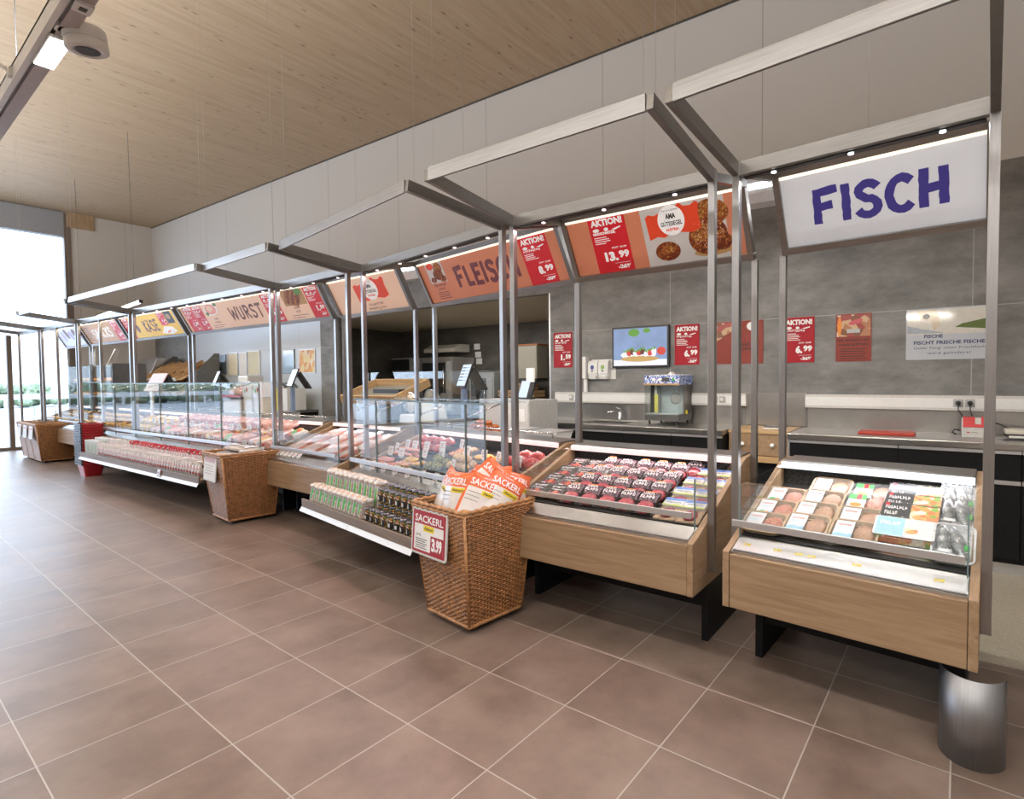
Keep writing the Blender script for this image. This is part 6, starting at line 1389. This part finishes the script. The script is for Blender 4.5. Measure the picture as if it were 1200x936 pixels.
crate(-7.45, -2.25, 1.11, .05, 'dark crate at the lower left of the pile in the dark room', DCR); crate(-6.93, -2.25, 1.11, 0, 'dark crate at the lower right of the pile in the dark room', DCR); crate(-7.47, -2.25, 1.25, .1, 'pale crate at the upper left of the pile in the dark room', CRATEW); crate(-6.95, -2.25, 1.25, -.1, 'pale crate at the upper right of the pile in the dark room', CRATEW); crate(-7.12, -2.27, 1.39, .25, 'pale crate lying crooked on top of the pile in the dark room', CRATEW)
t = wthing('microwave', 'dark microwave on the left wall shelf of the dark room', 'microwave', -10.7, -2.45, 1.80); MB().box(-.5, .35, -.25, .2, 0, .32).build('housing', GREYP, t, .006); MB().box(-.48, .15, -.26, -.25, .03, .29).build('door', BLACKP, t); t2 = wthing('wall_shelf', 'wall shelf under the microwave in the dark room', 'shelf', -10.5, -2.45, 1.765); MB().box(-.8, 1.0, -.3, .26, 0, .035).build('board', DSTEEL, t2)
t = wthing('grey_bin_bag', 'grey rounded tub beside the microwave in the dark room', 'tub', -9.95, -2.42, 1.80); MB().lathe([(0, 0), (.22, 0), (.26, .3), (0, .3)], 18).build('tub', mat('dark_grey_tub', (0.14, 0.13, 0.11), 0.6), t)
for i, (s, z) in enumerate(((-8.88, 2.28), (-8.85, 2.10), (-8.82, 1.95))):
    t = wthing('paper_note', f'small white note on the rear wall of the dark room, {["top", "middle", "bottom"][i]} of three', 'note', s, -2.715, z, 'notes in the dark room'); MB().box(-.09, .09, -.003, 0, 0, .13).build('sheet', PAPER, t)
# screen partition of glass behind the meat counter
t = wthing('glass_screen', 'low clear glass screen along the steel table before the dark room', 'screen', -6.6, .62, 1.0); MB().box(-1.6, 1.9, -.004, .004, .0, .72).build('glass_pane', GLASS, t); MB().box(-1.6, 1.9, -.012, .012, .0, .02).build('foot_rail', ALU, t)

# ------------------------------------------------------------------ staff side of the long counter
WCT = wthing('back_counter', 'dark steel topped counter along the pale blue wall', 'counter', -13.2, 0, 0)
MB().box(-2.7, 2.7, -.72, -.03, .98, 1.03).build('worktop', STEEL, WCT, .003); MB().box(-2.68, 2.68, -.68, -.03, 0, .98).build('carcass', BLACK, WCT)
for s, w, h, z, label, m, nm in ((-14.65, .62, .44, 1.78, 'dark framed picture at the left of the pale blue wall', mat('dark_picture', (0.10, 0.14, 0.18), 0.15), 'wall_picture'), (-13.98, .42, .50, 1.74, 'pale yellow notice left of the two papers on the pale blue wall', mat('cream_notice', (0.70, 0.62, 0.45), 0.5), 'wall_notice'), (-13.52, .34, .50, 1.74, 'white notice in the middle of the group on the pale blue wall', PAPER, 'wall_notice'), (-13.02, .50, .52, 1.74, 'cream chart at the right of the notice group on the pale blue wall', mat('cream_chart', (0.66, 0.62, 0.44), 0.5), 'wall_chart'), (-11.6, .44, .48, 1.76, 'blue framed screen behind the paired posts on the pale blue wall', mat('pale_blue_screen', (0.35, 0.48, 0.62), 0.12), 'wall_picture'), (-12.25, .14, .50, 1.70, 'narrow pink price strip left of the paired posts', mat('pink_strip', (0.62, 0.22, 0.32), 0.5), 'wall_notice'), (-10.9, .56, .45, 1.765, 'orange and yellow poster at the right of the pale blue wall', speckle('orange_poster', [(0.70, 0.33, 0.06), (0.72, 0.55, 0.22), (0.62, 0.24, 0.05), (0.75, 0.62, 0.40)], 9, 0.4), 'wall_poster')):
    t = wthing(nm, label, 'picture', s, .002, z, 'pictures on the pale blue wall'); MB().box(-w/2, w/2, -.012, 0, 0, h).build('sheet', m, t)
    b = MB(); b.box(-w/2-.01, w/2+.01, -.016, 0, h, h+.015); b.box(-w/2-.01, w/2+.01, -.016, 0, -.015, 0); b.box(-w/2-.012, -w/2, -.016, 0, -.015, h+.015); b.box(w/2, w/2+.012, -.016, 0, -.015, h+.015); b.build('frame', ALU if 'framed' not in label else DSTEEL, t)
BX = F_WU.p
def bin_(s, z, label, m, w=.16):
    t = wthing('colour_carton', label, 'carton', s, .42, 1.03, 'upright cartons on the dark counter'); MB().box(-w/2, w/2, -.18, .18, 0, .42).build('box', m, t, .003); MB().box(-w/2-.002, -w/2+.03, -.182, .182, .0, .42).build('spine', m, t)
bin_(-11.72+.5, 1, 'red upright carton on the dark counter', mat('red_carton', (0.42, 0.02, 0.02), 0.5)); bin_(-10.98, 1, 'yellow upright carton next to the red one', YEL, .28); bin_(-10.68, 1, 'white upright carton right of the yellow one', WHITEP, .24)
for i in range(3):
    t = wthing('black_tongs', f'black curved tongs standing above the cartons, {ORD[i]} from the left', 'tongs', -11.05+.2*i, .42, 1.452, 'black tongs on the cartons'); b = MB(); b.tube([(-.14, 0, .10), (-.05, 0, .09), (.05, 0, .05), (.09, 0, .008)], .012, 6); b.build('grip', BLACKP, t); b = MB(); b.tube([(-.14, .03, .10), (-.05, .03, .09), (.05, .03, .05), (.09, .03, .008)], .012, 6); b.build('jaw', DSTEEL, t)
t = wthing('slicer_machine', 'big cream slicer with white motor head behind the sausage counter', 'slicer', -12.25, .42, 1.03); MB().box(-.32, .3, -.28, .2, 0, .20).build('base', BEIGEP, t, .02); MB().box(-.16, .24, -.2, .12, .30, .68).build('motor_head', WHITEP, t, .03); MB().lathe([(0, -.02), (.18, -.02), (.19, 0), (.18, .02), (0, .02)], 24, M=Matrix.Translation((-.22, -.15, .34)) @ Matrix.Rotation(PI/2, 4, 'X')).build('blade', ALU, t); MB().box(-.05, .1, -.1, .1, .18, .32).build('neck', BEIGEP, t)
t = thing('gift_ham', 'round ham in clear cellophane on a black tray on the long counter', 'ham', F_WU.p(-3.22, 1.10, .995), F_WU.th); MB().box(-.34, .34, -.17, .17, .30, .345).build('black_tray', BLACKP, t, .01); MB().box(-.3, .3, -.14, .14, 0, .30).build('riser', BEIGEP, t); b = MB(); b.ell((0, 0, .36), .26, .15, .16, 16, 8, 0, None, .05); b.build('ham', mat('dark_ham', (0.34, 0.14, 0.11), 0.35, 0, .3, 18), t); b = MB(); b.ell((0, 0, .36), .29, .17, .20, 16, 8, 0, None, .06); b.build('cellophane', CLEARF, t); MB().box(-.34, .34, -.172, -.165, .335, .36).build('pink_band', PINKB, t)
def small_box(x, label):
    t = thing('white_box', label, 'box', F_WU.p(x, 1.05, .995), F_WU.th, 'white boxes with dots on the long counter'); MB().box(-.14, .14, -.10, .10, .34, .58).build('box', LABELW, t, .004); MB().box(-.13, .13, -.09, .09, 0, .34).build('riser', BEIGEP, t); b = MB(); b.M = Matrix.Translation((0, -.101, .44)) @ Matrix.Rotation(PI/2, 4, 'X'); b.disc(-.06, 0, .02, .03, 0, 12, 1); b.disc(.0, .02, .028, .04, 0, 12, 0); b.build('dots', [RED, LGREEN], t)
small_box(-2.70, 'left white box with red and green dots on the long counter'); small_box(-2.36, 'right white box with red and green dots on the long counter')
t = thing('leaflet_stand', 'slanted pale leaflet on a clear stand left of the gift ham', 'leaflet stand', F_WU.p(-3.62, 1.10, .995), F_WU.th-.3); MB().box(-.12, .12, .0, .01, .30, .66, 0, Matrix.Rotation(-.45, 4, 'X')).build('leaflet', PAPER, t); MB().box(-.03, .03, -.02, .02, 0, .32).build('stand', GREYP, t)
t = thing('menu_board', 'slanted pink menu board on a white pole at the left end of the glass counter', 'sign', F_WU.p(-6.75+1.25, .62, .92), F_WU.th-.05); M = Matrix.Translation((0, 0, .50)) @ Matrix.Rotation(-.45, 4, 'X')
MB().box(-.38, .38, -.006, .006, 0, .36, 0, M).build('board', mat('pale_pink_board', (0.68, 0.52, 0.52), 0.5), t); b = MB(); b.M = M @ Matrix.Translation((0, -.0065, 0)) @ Matrix.Rotation(PI/2, 4, 'X')
for i in range(6): b.rect(-.33, -.04, .06+.043*i, .072+.043*i, 0, 0); b.rect(.03, .32, .06+.043*i, .072+.043*i, 0, 0)
b.build('lettering', GREYP, t); MB().box(-.05, .05, .0, .03, 0, .50).build('pole', WHITEP, t); MB().prism([(.16, .50), (.30, .50), (.18, .80), (.15, .80)], 'x', .05, .40).build('black_back', BLACKP, t)
# bread rack against the wall
t = wthing('bread_rack', 'dark bread rack with two sloping wooden shelves near the far corner', 'rack', -15.6, .45, 0)
for x in (-1.15, 1.15): MB().prism([(-.35, 0), (.35, 0), (.35, 2.25), (.25, 2.25), (-.35, 1.55)], 'x', x-.012, x+.012).build('upright', DSTEEL, t)
for z in (1.52, 1.86):
    M = Matrix.Translation((0, -.05, z)) @ Matrix.Rotation(.55, 4, 'X'); MB().box(-1.12, 1.12, -.42, .40, -.02, .0, 0, M).build('sloping_shelf', CRATEW, t)
    for k in range(6): MB().box(-1.12+.40*k, -1.12+.40*k+.02, -.42, .40, .0, .06, 0, M).build('divider', CRATEW, t)
    for k in range(5): MB().box(-1.02+.42*k, -.82+.42*k, -.435, -.42, -.03, .05, 0, M).build('price_tag', PAPER, t)
MB().box(-1.12, 1.12, .3, .33, .4, 1.4).build('back_board', DSTEEL, t)
LOAFM = mat('bread_loaf', (0.36, 0.19, 0.07), 0.7, 0, .35, 25); R_LF = chunk('bread_loaf', 'bread', LOAFM, .07, .19, .055, .06)
for r, z in enumerate((1.52, 1.86)):
    for i in range(10):
        p = WF.p(-16.55+.21*i, -.48, z+.015); R_LF.put(p, (.55, 0, WTH), f'brown loaf on the {["lower", "upper"][r]} sloping shelf of the bread rack, {ORD[i]} from the left', 'loaves on the bread rack')
t = wthing('steel_cabinet', 'slanted stainless steel machine left of the bread rack', 'machine', -17.35, .5, 0); MB().prism([(-.35, 0), (.45, 0), (.45, 2.2), (.0, 2.2), (-.35, 1.3)], 'x', -.6, .55).build('housing', STEELW, t, .005); MB().box(-.5, .45, -.36, -.35, .2, 1.2).build('door', STEEL, t)
# glass bread display with trays of rolls
BD = Fr(-15.9, 3.55, .035)
t = thing('bread_display', 'glass shelf unit with trays of rolls behind the far low cases', 'display cabinet', BD.p(0, 0, 0), BD.th)
for x in (-1.45, 0, 1.45): MB().box(x-.02, x+.02, -.28, .28, 0, 1.98).build('upright', DSTEEL, t)
for z in (1.30, 1.60, 1.92): MB().box(-1.43, 1.43, -.30, .28, z-.02, z).build('shelf', DSTEEL if z < 1.9 else GLASS, t)
MB().box(-1.47, 1.47, -.30, .30, 0, .92).build('cupboard', OAKD, t); MB().box(-1.45, 1.45, -.305, -.298, .95, 1.95).build('front_glass', GLASS, t); MB().box(-1.45, 1.45, .29, .30, .92, 1.96).build('back_glass', GLASS, t)
ROLLM = mat('golden_roll', (0.60, 0.28, 0.05), 0.55, 0, .3, 30); R_RL = chunk('bread_roll', 'bread', ROLLM, .075, .08, .05, .06)
for r, z in enumerate((1.30, 1.60)):
    for i in range(16):
        for j in range(2): R_RL.put(BD.p(-1.3+.172*i, -.16+.2*j, z), BD.th+random.uniform(-.4, .4), f'golden bread roll on the {["lower", "upper"][r]} shelf of the glass unit, {ORD[i]} from left, {["front", "rear"][j]} row', 'rolls in the glass unit')
t = thing('slanted_notice', 'white slanted notice standing on top of the glass bread unit', 'notice', BD.p(.55, -.1, 1.925), BD.th-.5); MB().box(-.18, .18, 0, .012, 0, .42, 0, Matrix.Rotation(-.4, 4, 'X')).build('sheet', PAPER, t); MB().box(-.1, .1, 0, .12, 0, .01).build('foot', GREYP, t)
t = wthing('coffee_machine', 'dark coffee machine with white side on the far staff counter', 'coffee machine', -18.0+.9, 1.15, 1.0); MB().box(-.3, .3, -.25, .25, 0, .15).build('base', BLACKP, t, .01); MB().box(-.3, .05, -.2, .25, .15, .75).build('body', BLACKP, t, .01); MB().box(.12, .30, -.2, .25, .15, .85).build('white_side', WHITEP, t, .01); MB().box(-.3, .3, -.25, .25, .75, .95).build('head', GREYP, t, .01)
t = wthing('far_counter', 'dark staff counter below the coffee machine', 'counter', -17.1, 1.15, 0); MB().box(-.9, .9, -.35, .35, 0, .96).build('carcass', BLACK, t); MB().box(-.92, .92, -.37, .37, .96, 1.0).build('worktop', STEEL, t)
for i, x in enumerate((-15.75, -16.35)):
    t = thing('cup_tray', f'tray of white cups on the last low case by the window, {["right", "left"][i]} one', 'tray', F_SN2.p(x+15.45, .74, 1.06), F_SN2.th, 'cup trays by the window'); b = MB(); tray_mesh(b, .46, .2, .02, .03, .005); b.build('tray', GREYP, t); b = MB()
    for k in range(8): b.ell((-.18+.052*k, .0, .05), .03, .06, .04, 8, 5)
    b.build('wrapped_cups', BAGF, t)

# ------------------------------------------------------------------ light rails under the ceiling, two unseen ones added to carry fill
def rail(y, label, x0=-17.0, x1=3.0):
    t = thing('light_rail', label, 'light rail', ((x0+x1)/2, y, 3.5), 0, 'suspended light rails'); h = (x1-x0)/2
    b = MB(); b.box(-h, h, -.055, -.028, .0, .10); b.box(-h, h, -.055, .055, .085, .10); b.build('profile', WHITEP, t)
    b = MB(); b.box(-h, h, -.028, -.010, .03, .085); b.build('groove', ALU, t)
    MB().box(-h, h, -.010, .055, .0, .085).build('cover', mat('mauve_grey_cover', (0.46, 0.43, 0.44), 0.45), t)
    for i in range(6): b = MB(); b.tube([(-h+1+i*(2*h-2)/5, 0, .10), (-h+1+i*(2*h-2)/5, 0, CZ-3.5)], .003, 5); b.build('suspension_wire', DSTEEL, t)
    return t
rail(.775, 'white and grey light rail hanging at the upper left of the picture'); rail(-1.9, 'added white and grey rail over the middle aisle, out of view, for fill light'); rail(-4.5, 'added white and grey rail near the front wall, out of view, for fill light')
t = thing('spotlight', 'white round spotlight swung out from the light rail beside the lit panel', 'spotlight', (-4.06, .872, 3.50), (0, .0, 0))
b = MB(); b.M = Matrix.Translation((0, 0, .0)) @ Matrix.Rotation(.12, 4, 'X')
b.lathe([(0, .05), (.092, .05), (.095, .04), (.095, -.012), (.092, -.015)], 28); b.lathe([(.092, -.017), (.095, -.02), (.095, -.06), (.09, -.066), (.055, -.066), (.055, -.05), (0, -.05)], 28); b.build('housing', WHITEP, t)
b = MB(); b.M = Matrix.Rotation(.12, 4, 'X'); b.lathe([(.046, -.067), (.055, -.068), (.055, -.062), (.046, -.062)], 24); b.build('lens_ring', BLACKP, t)
MB().box(-.03, .03, -.12, -.06, .0, .06).build('mount_arm', WHITEP, t)
t = thing('lit_panel', 'bright square light panel on the rail beside the white spotlight', 'lamp', (-4.34, .78, 3.49), 0); MB().box(-.23, .20, -.035, .055, -.012, .006).build('housing', WHITEP, t); MB().box(-.22, .19, -.03, .05, -.016, -.012).build('diffuser', emis('panel_glow', (1.0, .95, .85), 14), t)
t = thing('rail_socket', 'small white square socket in the rail above the spotlight', 'socket', (-3.72, .795, 3.49), 0); MB().box(-.05, .05, -.035, .035, -.008, .008).build('plate', WHITEP, t); MB().box(-.02, .02, -.015, .015, -.010, -.008).build('hole', BLACKP, t)
t = thing('white_cable', 'white cable curving away from the light rail at the left edge', 'cable', (-5.0, .72, 3.52), 0); b = MB(); b.tube([(0, 0, .03), (-.08, -.05, .10), (-.25, -.10, .14), (-.6, -.12, .12)], .012, 8); b.build('cord', WHITEP, t); MB().box(-.02, .04, -.02, .02, .0, .05).build('strain_relief', WHITEP, t)
t = thing('linear_lamp', 'slim lit linear lamp hanging above the snacks canopy', 'lamp', (-13.3, 3.0, 2.87), (0, -.032, 0)); MB().box(-1.95, 1.95, -.02, .02, -.02, .02).build('diffuser', LEDW, t); MB().box(1.95, 2.0, -.025, .025, -.025, .025).build('end_cap', BLACKP, t); MB().box(-2.0, -1.95, -.025, .025, -.025, .025).build('end_cap', BLACKP, t)
for x in (-1.7, 1.7): b = MB(); b.tube([(x, 0, .02), (x, 0, CZ-2.87)], .003, 5); b.build('suspension_wire', DSTEEL, t)
for o in list(bpy.data.objects):
    if o.type == 'FONT': bpy.data.objects.remove(o)
